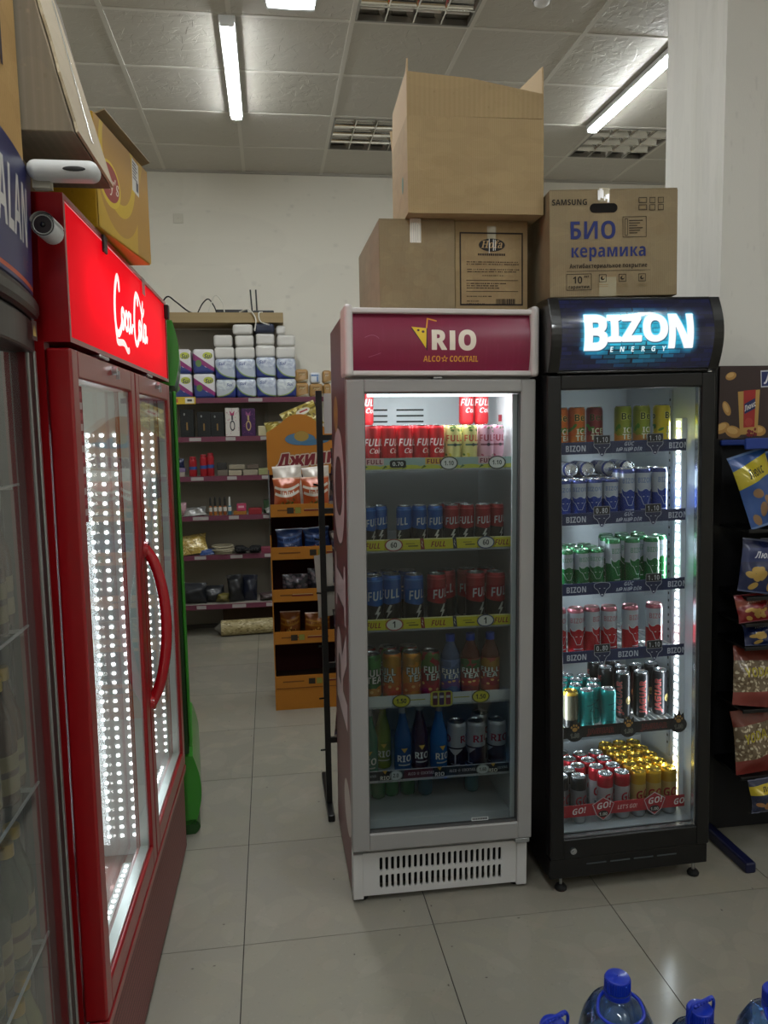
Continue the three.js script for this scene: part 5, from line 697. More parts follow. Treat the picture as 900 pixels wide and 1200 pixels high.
// tissue packs on the top shelf
{
  const purple = tex(256, 256, (g, w, h) => { fill(g, w, h, '#d9d6d8'); poly(g, [[0, 60], [0, 256], [256, 256], [256, 210], [150, 190]], '#2a3a7c'); poly(g, [[0, 40], [0, 110], [256, 236], [256, 196]], '#8a2a6c'); oval(g, 70, 150, 36, 36, '#5a7a3c'); oval(g, 180, 70, 60, 36, '#b9c04a'); txt(g, 'Sui', 180, 76, 62, '#23284f', { italic: true }); });
  const blue = tex(256, 256, (g, w, h) => { fill(g, w, h, '#b4bcca'); oval(g, 150, 60, 110, 60, '#cdd4de'); for (let i = 0; i < 20; i++) oval(g, rnd() * w, rnd() * 140, 30, 16, 'rgba(120,130,170,.22)', rnd() * 3); g.fillStyle = '#7d9a4a'; g.beginPath(); g.moveTo(0, 70); g.quadraticCurveTo(60, 230, 256, 232); g.lineTo(256, 256); g.lineTo(0, 256); g.fill(); g.fillStyle = '#1f2f78'; g.beginPath(); g.moveTo(0, 92); g.quadraticCurveTo(60, 246, 256, 244); g.lineTo(256, 256); g.lineTo(0, 256); g.fill(); txt(g, 'Sui', 80, 62, 54, '#3a4a8a', { italic: true }); });
  const mirror = tex(256, 256, (g, w, h) => { fill(g, w, h, '#b9bfc6'); oval(g, 110, 80, 110, 60, '#cdd4d6'); for (let i = 0; i < 14; i++) oval(g, rnd() * w, rnd() * 140, 30, 16, 'rgba(120,130,160,.2)', rnd() * 3); g.fillStyle = '#8aa04a'; g.beginPath(); g.moveTo(256, 70); g.quadraticCurveTo(200, 230, 0, 232); g.lineTo(0, 256); g.lineTo(256, 256); g.fill(); g.fillStyle = '#23327a'; g.beginPath(); g.moveTo(256, 92); g.quadraticCurveTo(200, 246, 0, 244); g.lineTo(0, 256); g.lineTo(256, 256); g.fill(); txt(g, 'Sui', 170, 76, 54, '#3a4a8a', { italic: true }); });
  const kraft = tex(128, 128, (g, w, h) => { fill(g, w, h, '#a07a44'); poly(g, [[0, 128], [128, 96], [128, 128]], '#cfc6b0'); g.fillStyle = '#7a5a2c'; g.fillRect(34, 34, 62, 26); txt(g, 'pupi', 66, 48, 26, '#c7b48a', { italic: true }); });
  const film = (map) => P(0xffffff, 0.28, 0, { map, clearcoat: 0.4, clearcoatRoughness: 0.3 }), white = P(0xcfccc6, 0.4, 0, { clearcoat: 0.3 });
  const pack = (label, group, m, w, h, d, x, y, z, turn = 0) => {
    const g = new RoundedBoxGeometry(w, h, d, 3, 0.022), p = g.attributes.position, uv = g.attributes.uv, k = rnd() * 6; for (let i = 0; i < p.count; i++) { const X = p.getX(i), Y = p.getY(i); p.setZ(i, p.getZ(i) + 0.004 * Math.sin(X * 40 + k) * Math.cos(Y * 34 + k)); uv.setXY(i, X / w + 0.5, Y / h + 0.5); } g.computeVertexNormals();
    const o = solo('tissue_pack', label, 'tissue pack', g, m, group); o.position.set(x, y + h / 2, z); o.rotation.y = turn; return o;
  };
  const y0 = GY[0] + 0.001, pm = film(purple), bm = film(blue), mm = film(mirror), km = film(kraft);
  for (let r = 0; r < 2; r++) for (let c = 0; c < 2; c++) pack(`tissue pack with purple print, ${r ? 'upper' : 'lower'} one ${c ? 'touching the navy packs' : 'over the yellow price card'}`, 'purple tissue packs', pm, 0.152 + c * 0.006, 0.182, 0.2, -0.634 + c * 0.166, y0 + r * 0.183, -6.21);
  for (let c = 0; c < 4; c++) {
    pack(`navy curved tissue pack in the lower row, ${['beside the purple packs', 'second from the purple packs', 'third from the purple packs', 'beside the brown packs'][c]}`, 'lower navy tissue packs', c === 0 || c === 3 ? mm : bm, 0.148, 0.138 + (c === 2 ? 0.012 : 0), 0.2, -0.308 + c * 0.151, y0, -6.2);
    pack(`navy curved tissue pack in the second row, ${['beside the purple packs', 'second from the purple packs', 'third from the purple packs', 'beside the brown packs'][c]}`, 'second row navy tissue packs', bm, 0.148, 0.152, 0.2, -0.31 + c * 0.152, y0 + 0.139 + (c === 2 ? 0.012 : 0), -6.21);
    pack(`plain white tissue pack just above the navy ones, ${['beside the purple packs', 'second from the purple packs', 'third from the purple packs', 'beside the brown packs'][c]}`, 'white tissue pack ends', white, 0.148, 0.09, 0.19, -0.312 + c * 0.153, y0 + 0.292 + (c === 2 ? 0.012 : 0), -6.22);
    pack(`plain white tissue pack in the uppermost row, ${['beside the purple packs', 'second from the purple packs', 'third from the purple packs', 'beside the brown packs'][c]}`, 'upper white tissue packs', white, 0.14, 0.088, 0.18, -0.318 + c * 0.156, y0 + 0.383 + (c === 2 ? 0.012 : 0), -6.22, jit(0.08));
  }
  pack('single white tissue pack on top of the stack', undefined, white, 0.15, 0.076, 0.17, -0.17, y0 + 0.472, -6.2);
  pack('dark navy wrapped pack on top of the tissue stack', undefined, M(0x2c3248, 0.5), 0.15, 0.068, 0.17, -0.008, y0 + 0.484, -6.2);
  pack('small pale pack beside the dark navy pack', undefined, white, 0.07, 0.072, 0.15, 0.115, y0 + 0.472, -6.22);
  for (const [x, y, w, h] of [[0.262, 0, 0.1, 0.11], [0.262, 0.111, 0.1, 0.1], [0.37, 0, 0.105, 0.1], [0.455, 0, 0.06, 0.1], [0.455, 0.101, 0.07, 0.1]]) pack('brown and gold paper pack at the end of the top back shelf', 'brown paper packs', km, w, h, 0.12, x, y0 + y, -6.17);
  pack('small blue white pack between the brown paper packs', undefined, film(tex(64, 64, (g, w, h) => { fill(g, w, h, '#c9cdd2'); g.fillStyle = '#5a7aa8'; g.fillRect(8, 12, 44, 10); g.fillRect(40, 24, 10, 30); })), 0.08, 0.085, 0.1, 0.366, y0 + 0.101, -6.17);
  const sg = solo('shelf_price_card', 'yellow price card under the purple tissue packs', 'price card', RB(0.17, 0.055, 0.004, 0.002, -0.62, GY[0] - 0.016, -6.0895), M(0xffffff, 0.5, 0, { map: tex(128, 48, (g, w, h) => { fill(g, w, h, '#c9a82a'); g.fillStyle = '#b04a3c'; g.fillRect(10, 12, 20, 24); g.fillStyle = '#d8d3c4'; g.fillRect(70, 6, 50, 36); g.fillStyle = '#444'; g.fillRect(82, 16, 26, 14); }) }));
}
// goods on the lower back shelves
{
  const bx = (name, label, cat, w, h, d, x, y, z, m, group, turn = 0) => { const o = solo(name, label, cat, RB(w, h, d, 0.004, 0, h / 2, 0, 1), m, group); o.position.set(x, y + 0.001, z); o.rotation.y = turn; return o; };
  const gift = (bg, a, b) => M(0xffffff, 0.35, 0, { map: tex(128, 224, (g, w, h) => { fill(g, w, h, bg); for (let i = 0; i < 26; i++) oval(g, rnd() * w, rnd() * h, 3, 3, a); oval(g, 64, 140, 24, 42, b); oval(g, 64, 140, 15, 30, bg); poly(g, [[40, 20], [64, 44], [88, 20], [80, 60], [48, 60]], a); g.fillStyle = b; g.fillRect(56, 56, 16, 40); }) });
  const darkM = M(0xffffff, 0.35, 0, { map: tex(128, 192, (g, w, h) => { fill(g, w, h, '#1d1f20'); for (let i = 0; i < 10; i++) { g.strokeStyle = 'rgba(90,95,95,.4)'; g.beginPath(); g.moveTo(0, i * 24); g.quadraticCurveTo(64, i * 24 - 40, 128, i * 24 + 20); g.stroke(); } g.fillStyle = '#8a6a3a'; g.fillRect(56, 90, 14, 54); oval(g, 40, 34, 8, 10, '#8a8d8a'); }) });
  for (const [x, h] of [[-0.61, 0.21], [-0.485, 0.19], [-0.385, 0.185]]) bx('gift_box', 'black gift box on the second back shelf', 'box', 0.1, h, 0.08, x, GY[1], -6.18, darkM, 'black gift boxes');
  bx('gift_box', 'white gift box with pink bow print on the second back shelf', 'box', 0.105, 0.215, 0.07, -0.272, GY[1], -6.15, gift('#c9c4bd', '#a0305c', '#3c3c40'));
  bx('gift_box', 'purple gift box with gold print on the second back shelf', 'box', 0.105, 0.21, 0.07, -0.152, GY[1], -6.16, gift('#3c1a4a', '#8a4a7a', '#b09a6a'));
  bx('small_pack', 'pale pack with brown print beside the snack display top', 'pack', 0.1, 0.075, 0.08, -0.03, GY[1], -6.15, M(0xb9b08c, 0.4));
  // red spray cans
  for (const [x, h, r] of [[-0.58, 0.15, 0.03], [-0.5, 0.165, 0.028], [-0.448, 0.175, 0.027]]) { const c = thing('spray_can', 'red aerosol can on the third back shelf', 'spray can', [x, GY[2] + 0.001, -6.13], 0, 'red aerosol cans'); part('body', lathe([[0.001, 0], [r, 0.002], [r, h - 0.03], [r * 0.8, h - 0.022]], 18), M(0xa3202a, 0.35, 0.2), c); part('cap', lathe([[r * 0.8, h - 0.024], [r * 0.82, h - 0.004], [r * 0.7, h], [0.001, h]], 18), M(0x8c1a24, 0.4), c); part('band', lathe([[r * 1.01, h * 0.35], [r * 1.01, h * 0.5]], 18), M(0x2a4a8a, 0.4), c); }
  bx('small_pack', 'low pale box at the near end of the third back shelf', 'pack', 0.12, 0.035, 0.1, -0.7, GY[2], -6.16, M(0x9a8f86, 0.5)); bx('small_pack', 'lilac box under a navy pouch on the third back shelf', 'pack', 0.11, 0.03, 0.09, -0.69, GY[2] + 0.036, -6.16, M(0x77648a, 0.5));
  rest(bag('navy pouch on the lilac box', undefined, M(0x1d2548, 0.4), 0.09, 0.07, 0.035, [-0.69, GY[2] + 0.1, -6.16], [0.0, 0, 0], 0.5, 'pouch'), GY[2] + 0.067);
  [[-0.36, 0.08, 0.045, 0x6b6256], [-0.265, 0.1, 0.04, 0xa39a84], [-0.15, 0.11, 0.042, 0x948b78], [-0.05, 0.08, 0.05, 0x8d8f62], [-0.365, 0.07, 0.05, 0x2c2a28, 1], [-0.25, 0.12, 0.035, 0x8f8672, 1], [-0.13, 0.09, 0.034, 0x5c5046, 1]].forEach(([x, w, h, c, up], i) => bx('small_pack', ['dark taupe', 'cream', 'beige', 'olive', 'black', 'sand', 'brown'][i] + ' small carton on the third back shelf', 'pack', w, h, 0.09, x, GY[2] + (up ? 0.047 : 0), -6.15, M(c, 0.5)));
  // fourth shelf
  for (let i = 0; i < 5; i++) { const x = -0.462 + i * 0.036; const c = thing('small_bottle', 'tiny dropper bottle with dark cap on the fourth back shelf', 'bottle', [x, GY[3] + 0.001, -6.13], 0, 'tiny dropper bottles'); part('body', lathe([[0.001, 0], [0.014, 0.001], [0.014, 0.06], [0.006, 0.075]], 14), M([0x9a5a2c, 0xa86a30, 0x9c5f2e, 0x8d4f2a, 0x2f6f86][i], 0.35), c); part('label', lathe([[0.0143, 0.03], [0.0143, 0.062]], 14), M(0xc6c2ba, 0.5), c); part('cap', lathe([[0.008, 0.072], [0.008, 0.12], [0.004, 0.14], [0.001, 0.14]], 12), i === 4 ? M(0xc8c8c4, 0.4) : M(0x18181a, 0.5), c); }
  bx('small_pack', 'pink carton on the fourth back shelf', 'pack', 0.07, 0.055, 0.06, -0.228, GY[3] + 0.029, -6.13, M(0xffffff, 0.5, 0, { map: tex(64, 64, (g, w, h) => { fill(g, w, h, '#b03a5c'); g.fillStyle = '#d9a0b0'; g.fillRect(10, 16, 40, 20); }) })); bx('small_pack', 'orange carton under the pink one', 'pack', 0.1, 0.028, 0.09, -0.24, GY[3], -6.14, M(0x9a6420, 0.5)); bx('small_pack', 'red carton beside the orange one', 'pack', 0.1, 0.045, 0.09, -0.125, GY[3], -6.14, M(0x8c2028, 0.5)); bx('small_pack', 'dark green carton on the fourth back shelf', 'pack', 0.14, 0.1, 0.1, 0.01, GY[3], -6.2, M(0x24401f, 0.5)); 
  rest(bag('clear bag at the end of the fourth back shelf', undefined, P(0x9a9a92, 0.25, 0, { clearcoat: 1 }), 0.14, 0.1, 0.05, [0.02, GY[3] + 0.03, -6.115], [-1.3, 0, 0.2], 1.5, 'plastic bag'), GY[3]); rest(bag('silver crinkled bag on the fourth back shelf', undefined, P(0x8d8d8a, 0.2, 0.3, { clearcoat: 1 }), 0.17, 0.09, 0.05, [-0.58, GY[3] + 0.036, -6.13], [-0.9, 0, 0.1], 1.6, 'plastic bag'), GY[3]); rest(bag('pale pink packet at the near end of the fourth back shelf', undefined, P(0xa88088, 0.3, 0, { clearcoat: 1 }), 0.1, 0.1, 0.05, [-0.69, GY[3] + 0.05, -6.14], [-0.3, 0, 0.1], 1, 'packet'), GY[3]);
  // fifth shelf
  rest(bag('yellow crinkled bag on the fifth back shelf', undefined, pastaM, 0.24, 0.18, 0.1, [-0.62, GY[4] + 0.075, -6.16], [-0.75, 0, 0.15], 1.6, 'plastic bag'), GY[4]);
  { const c = thing('cable_coil', 'coil of white cable on the fifth back shelf', 'cable', [-0.38, GY[4] + 0.008, -6.16]); for (let i = 0; i < 5; i++) { const o = part('loop', new THREE.TorusGeometry(0.07 + (i % 3) * 0.008, 0.007, 8, 30).rotateX(Math.PI / 2), M(0xa29a82, 0.5), c); o.position.set(jit(0.006), i * 0.013, jit(0.006)); o.rotation.x = jit(0.1); } }
  rest(bag('blue packet in front of the cable coil', undefined, P(0x2c4a86, 0.35, 0, { clearcoat: 0.6 }), 0.11, 0.06, 0.03, [-0.5, GY[4] + 0.025, -6.115], [-0.9, 0, 0.1], 1, 'packet'), GY[4]);
  for (const [x, a] of [[-0.25, 0.2], [-0.135, -0.2]]) { const s = thing('glove', 'black work glove folded on the fifth back shelf', 'glove', [x, GY[4] + 0.002, -6.15], a, 'black work gloves'); part('palm', RB(0.085, 0.05, 0.1, 0.02, 0, 0.028, 0, 3), M(0x141416, 0.8), s); for (let i = 0; i < 4; i++) part('finger', new THREE.CapsuleGeometry(0.011, 0.04, 4, 8).rotateX(Math.PI / 2).translate(-0.033 + i * 0.022, 0.03, 0.06), M(0x141416, 0.8), s); part('thumb', new THREE.CapsuleGeometry(0.012, 0.035, 4, 8).rotateZ(1.1).translate(0.05, 0.028, 0.01), M(0x141416, 0.8), s); }
  bx('small_pack', 'pink carton at the end of the fifth back shelf', 'pack', 0.09, 0.045, 0.06, -0.045, GY[4], -6.13, M(0x7d3548, 0.5)); bx('small_pack', 'blue carton at the end of the fifth back shelf', 'pack', 0.07, 0.045, 0.06, 0.045, GY[4], -6.13, M(0x3c5078, 0.5));
  // bottom shelf
  const dkBag = (i, x, w, h, c, l) => rest(bag(l, undefined, P(c, 0.45, 0, { clearcoat: 0.3 }), w, h, 0.11, [x, GY[5] + h * 0.5, -6.17 - (i % 2) * 0.03], [-0.12, 0, jit(0.1)], 1.6, 'bag'), GY[5]);
  dkBag(0, -0.62, 0.2, 0.16, 0x1a1c22, 'charcoal bag at the near end of the bottom back shelf'); dkBag(1, -0.47, 0.17, 0.13, 0x26282c, 'dark grey bag on the bottom back shelf'); dkBag(2, -0.3, 0.12, 0.21, 0x121418, 'tall black bag on the bottom back shelf'); dkBag(3, -0.19, 0.12, 0.2, 0x151a2c, 'tall navy bag on the bottom back shelf'); dkBag(0, -0.4, 0.1, 0.07, 0x6b6230, 'small olive packet on the bottom back shelf'); dkBag(0, -0.05, 0.13, 0.06, 0x4a3c3c, 'small brown packet on the bottom back shelf'); dkBag(2, 0.035, 0.07, 0.12, 0x101012, 'small black pouch at the end of the bottom back shelf');
  { const r = thing('rolled_mat', 'rolled cream mat wrapped in clear film under the shelf unit', 'roll', [-0.22, 0.062, -6.13], 0.06); part('roll', new THREE.CylinderGeometry(0.06, 0.06, 0.4, 26).rotateZ(Math.PI / 2), M(0xffffff, 0.5, 0, { map: tex(256, 128, (g, w, h) => { fill(g, w, h, '#a8996c'); for (let i = 0; i < 500; i++) oval(g, rnd() * w, rnd() * h, 4, 2.5, ['#c9bd94', '#7d6f44', '#b5a67a'][i % 3], rnd() * 3); }) }), r); for (const s of [-1, 1]) part('film_end', new THREE.ConeGeometry(0.055, 0.06, 14).rotateZ(-s * Math.PI / 2).translate(s * 0.225, 0, 0), P(0x8d8a80, 0.2, 0, { transmission: 0.5, thickness: 0 }), r); bx('brown_carton', 'brown carton lying behind the rolled mat under the shelf unit', 'box', 0.5, 0.2, 0.12, -0.16, 0.0, -6.33, M(0x4a3622, 0.8)); }
}

// ───────── orange snack display standing in the aisle ─────────
const JIN = thing('snack_display', 'orange cardboard snack display stand with red lettering in the aisle', 'display stand', [0.175, 0, -4.38]);
{
  const f = JIN, W = 0.185, D = 0.3, og = M(0xffffff, 0.6, 0, { map: tex(256, 256, (g, w, h) => { fill(g, w, h, '#b8741a'); speck(g, w, h, 600, 0.08, 2); }) }), brown = M(0x3a2410, 0.8), maroon = M(0x4a1612, 0.8);
  const side = (s) => { const sh = new THREE.Shape([[0, 0], [D, 0], [D, 1.36], [D * 0.75, 1.36], [0.012, 1.12], [0, 1.1]].map((p) => new THREE.Vector2(...p))); return new THREE.ExtrudeGeometry(sh, { depth: 0.006, bevelEnabled: false }).rotateY(Math.PI / 2).translate(s * W - 0.003, 0, 0); };
  part('side_panel', side(-1), og, f); part('side_panel', side(1), og, f);
  part('back_panel', span(-W, W, 0, 1.36, -D, -D + 0.006), maroon, f);
  // header card with arched top
  const ha = new THREE.Shape(); ha.moveTo(-W - 0.005, 1.33); ha.lineTo(-W - 0.005, 1.575); ha.quadraticCurveTo(-W + 0.05, 1.6, -W + 0.11, 1.655); ha.quadraticCurveTo(0, 1.70, W - 0.11, 1.655); ha.quadraticCurveTo(W - 0.05, 1.6, W + 0.005, 1.575); ha.lineTo(W + 0.005, 1.33); ha.closePath();
  part('header_card', new THREE.ExtrudeGeometry(ha, { depth: 0.006, bevelEnabled: false }).translate(0, 0, -D * 0.8), M(0xb8741a, 0.6), f);
  decal('header_print', 0.36, 0.3, tex(256, 220, (g, w, h) => { g.clearRect(0, 0, w, h); oval(g, 130, 78, 62, 26, '#4f7696'); oval(g, 136, 66, 30, 22, '#a8873a'); oval(g, 190, 92, 60, 12, '#44708f', -0.12); txt(g, 'Джинн', 152, 162, 78, '#7a1c28', { italic: true, stroke: '#c9b8a4', sw: 14, rot: -0.1, sx: 0.9 }); txt(g, 'Джинн', 152, 162, 78, '#7a1c28', { italic: true, stroke: '#7a1c28', sw: 4, rot: -0.1, sx: 0.9 }); }), f, [0.0, 1.49, -D * 0.8 + 0.0068]);
  [1.115, 0.875, 0.635, 0.392, 0.135].forEach((y, i) => {
    const s = part('tray', [span(-W + 0.004, W - 0.004, y, y + 0.006, -D + 0.006, -0.006)], brown, f);
    part('tray_front', span(-W + 0.004, W - 0.004, y - 0.008, y + 0.062, -0.008, 0), og, s);
    decal('tray_print', 0.34, 0.055, tex(256, 40, (g, w, h) => { g.clearRect(0, 0, w, h); const x = [60, 150, 0, 60, 130][i]; g.fillStyle = '#7d4a12'; g.fillRect(20, 16, 90, 5); if (i !== 2) { g.fillStyle = '#2c2418'; g.fillRect(x, 8, 28, 24); g.fillStyle = '#8a8a3a'; g.fillRect(x + 34, 8, 24, 24); } g.fillStyle = '#7a2418'; g.fillRect(x + 70, 18, 90, 6); g.fillStyle = '#c9a878'; g.fillRect(x + 72, 14, 86, 3); }), s, [0, y + 0.027, 0.0006]);
  });
  part('plinth', span(-W + 0.002, W - 0.002, 0, 0.125, -0.02, -0.002), og, f);
  part('fold_line', B(2 * W - 0.008, 0.003, 0.002, 0, 0.126, 0.0), M(0x6b3e0e, 0.7), f);
}
{
  const bagDraw = (bg, top, ink, txtC, word) => (g, w, h) => { fill(g, w, h, bg); g.strokeStyle = top; g.lineWidth = 15; for (const q of [0.26, 0.44]) { g.beginPath(); g.moveTo(6, h * q); g.quadraticCurveTo(w * 0.5, h * (q + 0.2), w - 6, h * (q - 0.06)); g.stroke(); } g.fillStyle = top; for (let q = 0; q < 7; q++) g.fillRect(w * (0.24 + q * 0.08), h * 0.38 + (q % 3) * 5, 9, 24); if (word) txt(g, word, w / 2, h * 0.42, 38, txtC, { italic: true, rot: -0.12, sx: 0.9 }); for (let i = 0; i < 16; i++) oval(g, w * (0.25 + 0.5 * rnd()), h * (0.62 + 0.25 * rnd()), 11, 7, ink[i % ink.length], rnd() * 3); g.fillStyle = 'rgba(240,235,225,.5)'; g.fillRect(0, 0, w, 8); g.fillRect(0, h - 8, w, 8); };
  const redW = bagMat(bagDraw('#a84a1c', '#d5cec2', ['#6d4a20', '#3f5a24', '#8d6a34'], '#4a4a3a', ''), 192, 200), whiteRed = bagMat(bagDraw('#b9b0a4', '#c9c2b6', ['#b0502a', '#a5381e'], '#a03a20', ''), 192, 200), blueB = bagMat(bagDraw('#1c3566', '#3a5a94', ['#2a4478', '#8a3a4a', '#9aa4b8'], '#a8a4b0', ''), 192, 200), clearB = bagMat((g, w, h) => { fill(g, w, h, '#2a2a30'); for (let i = 0; i < 60; i++) oval(g, rnd() * w, rnd() * h, 8, 6, ['#5a5058', '#3c3c44', '#6d6068'][i % 3]); }, 96, 96), brownB = bagMat(bagDraw('#8a4c16', '#b07a2a', ['#c79a4a', '#5a3010'], '#3a1c0a', ''), 192, 200), goldB = bagMat((g, w, h) => { fill(g, w, h, '#a08c3a'); for (let i = 0; i < 70; i++) oval(g, rnd() * w, rnd() * h, 14, 6, ['#c9b868', '#6d5c20', '#e0d69a'][i % 3], rnd() * 3); oval(g, w * 0.6, h * 0.3, 40, 26, '#c9c2b0'); g.fillStyle = '#9a2a2a'; g.fillRect(w * 0.5, h * 0.26, 46, 14); }, 192, 192);
  const Z = -4.38, at = (i, x, w, h, m, l, g, dz = -0.06, tilt = -0.12) => rest(bag(l, g, m, w, h, 0.06, [0.175 + x, [1.115, 0.875, 0.635, 0.392][i] + 0.012 + h / 2, Z + dz], [tilt, 0, jit(0.08)], 1.2), [1.115, 0.875, 0.635, 0.392][i] + 0.006);
  at(0, -0.085, 0.155, 0.2, redW, 'red and white snack bag in the front of the top display tray', 'front red snack bags', -0.055); at(0, 0.075, 0.155, 0.2, redW, 'red and white snack bag in the front of the top display tray', 'front red snack bags', -0.06);
  at(0, -0.075, 0.17, 0.26, whiteRed, 'white and red snack bag behind the front row of the top tray', 'white snack bags', -0.14); at(0, 0.09, 0.16, 0.25, whiteRed, 'white and red snack bag behind the front row of the top tray', 'white snack bags', -0.15);
  at(1, -0.08, 0.15, 0.15, blueB, 'blue snack bag in the second display tray', 'blue snack bags'); at(1, 0.075, 0.15, 0.15, blueB, 'blue snack bag in the second display tray', 'blue snack bags', -0.07);
  at(2, -0.055, 0.15, 0.13, clearB, 'dark clear bag in the third display tray', 'dark clear bags'); at(2, 0.085, 0.14, 0.15, clearB, 'dark clear bag in the third display tray', 'dark clear bags', -0.1);
  at(3, -0.09, 0.12, 0.15, brownB, 'brown and orange snack bag in the fourth display tray', 'brown snack bags', -0.1); at(3, 0.065, 0.15, 0.14, brownB, 'brown and orange snack bag in the fourth display tray', 'brown snack bags', -0.07);
  bag('gold noodle bag leaning on top of the back shelf end', undefined, goldB, 0.28, 0.2, 0.1, [0.25, 1.67, -6.04], [-0.25, 0, 0.4], 1.3, 'noodle bag'); bag('gold noodle bag lying behind the display header', undefined, goldB, 0.26, 0.13, 0.09, [0.1, 1.605, -6.1], [-0.7, 0, 0.1], 1.3, 'noodle bag');
}
// black wire rack standing behind the white fridge
{
  const t = thing('wire_rack', 'black metal rack frame standing behind the white fridge', 'rack', [0.2, 0, -3.165]);
  part('upright', [span(-0.012, 0.012, 0.03, 1.74, -0.012, 0.012)], blackMetal, t); part('upright', [span(0.33, 0.354, 0.03, 1.74, -0.012, 0.012)], blackMetal, t);
  part('foot_bar', [rspan(0.006, -0.014, 0.014, 0, 0.03, -0.3, 0.12)], blackMetal, t); part('foot_bar', [rspan(0.006, 0.328, 0.356, 0, 0.03, -0.3, 0.12)], blackMetal, t);
  for (const y of [0.3, 0.62, 0.94, 1.26, 1.555]) part('cross_bar', span(0.012, 0.33, y - 0.011, y + 0.011, -0.008, 0.008), blackMetal, t);
  part('top_board', span(0.02, 0.33, 1.57, 1.73, -0.006, 0.0), M(0xb9b9b6, 0.5), t);
  for (let i = 0; i < 6; i++) part('hook', wire([0.0, 0.26 + i * 0.22, 0.0], [-0.03, 0.27 + i * 0.22, 0.03], 0.004), blackMetal, t);
  const dk = bagMat((g, w, h) => { fill(g, w, h, '#2a1d1c'); for (let i = 0; i < 60; i++) oval(g, rnd() * w, rnd() * h, 9, 6, ['#5a4438', '#8a8078', '#3a2a44'][i % 3], rnd() * 3); }, 96, 128);
  for (let i = 0; i < 4; i++) bag('dark snack bag hanging on the black rack', 'bags on the black rack', dk, 0.14, 0.22, 0.05, [0.3, 1.4 - i * 0.32, -3.1], [0, 0, jit(0.1)], 1.2);
  bag('white paper bag hanging on the black rack beside the display', undefined, M(0xa9a49a, 0.7), 0.1, 0.26, 0.05, [0.215, 0.95, -3.19], [0, 0.4, 0.05], 0.8, 'paper bag');
}

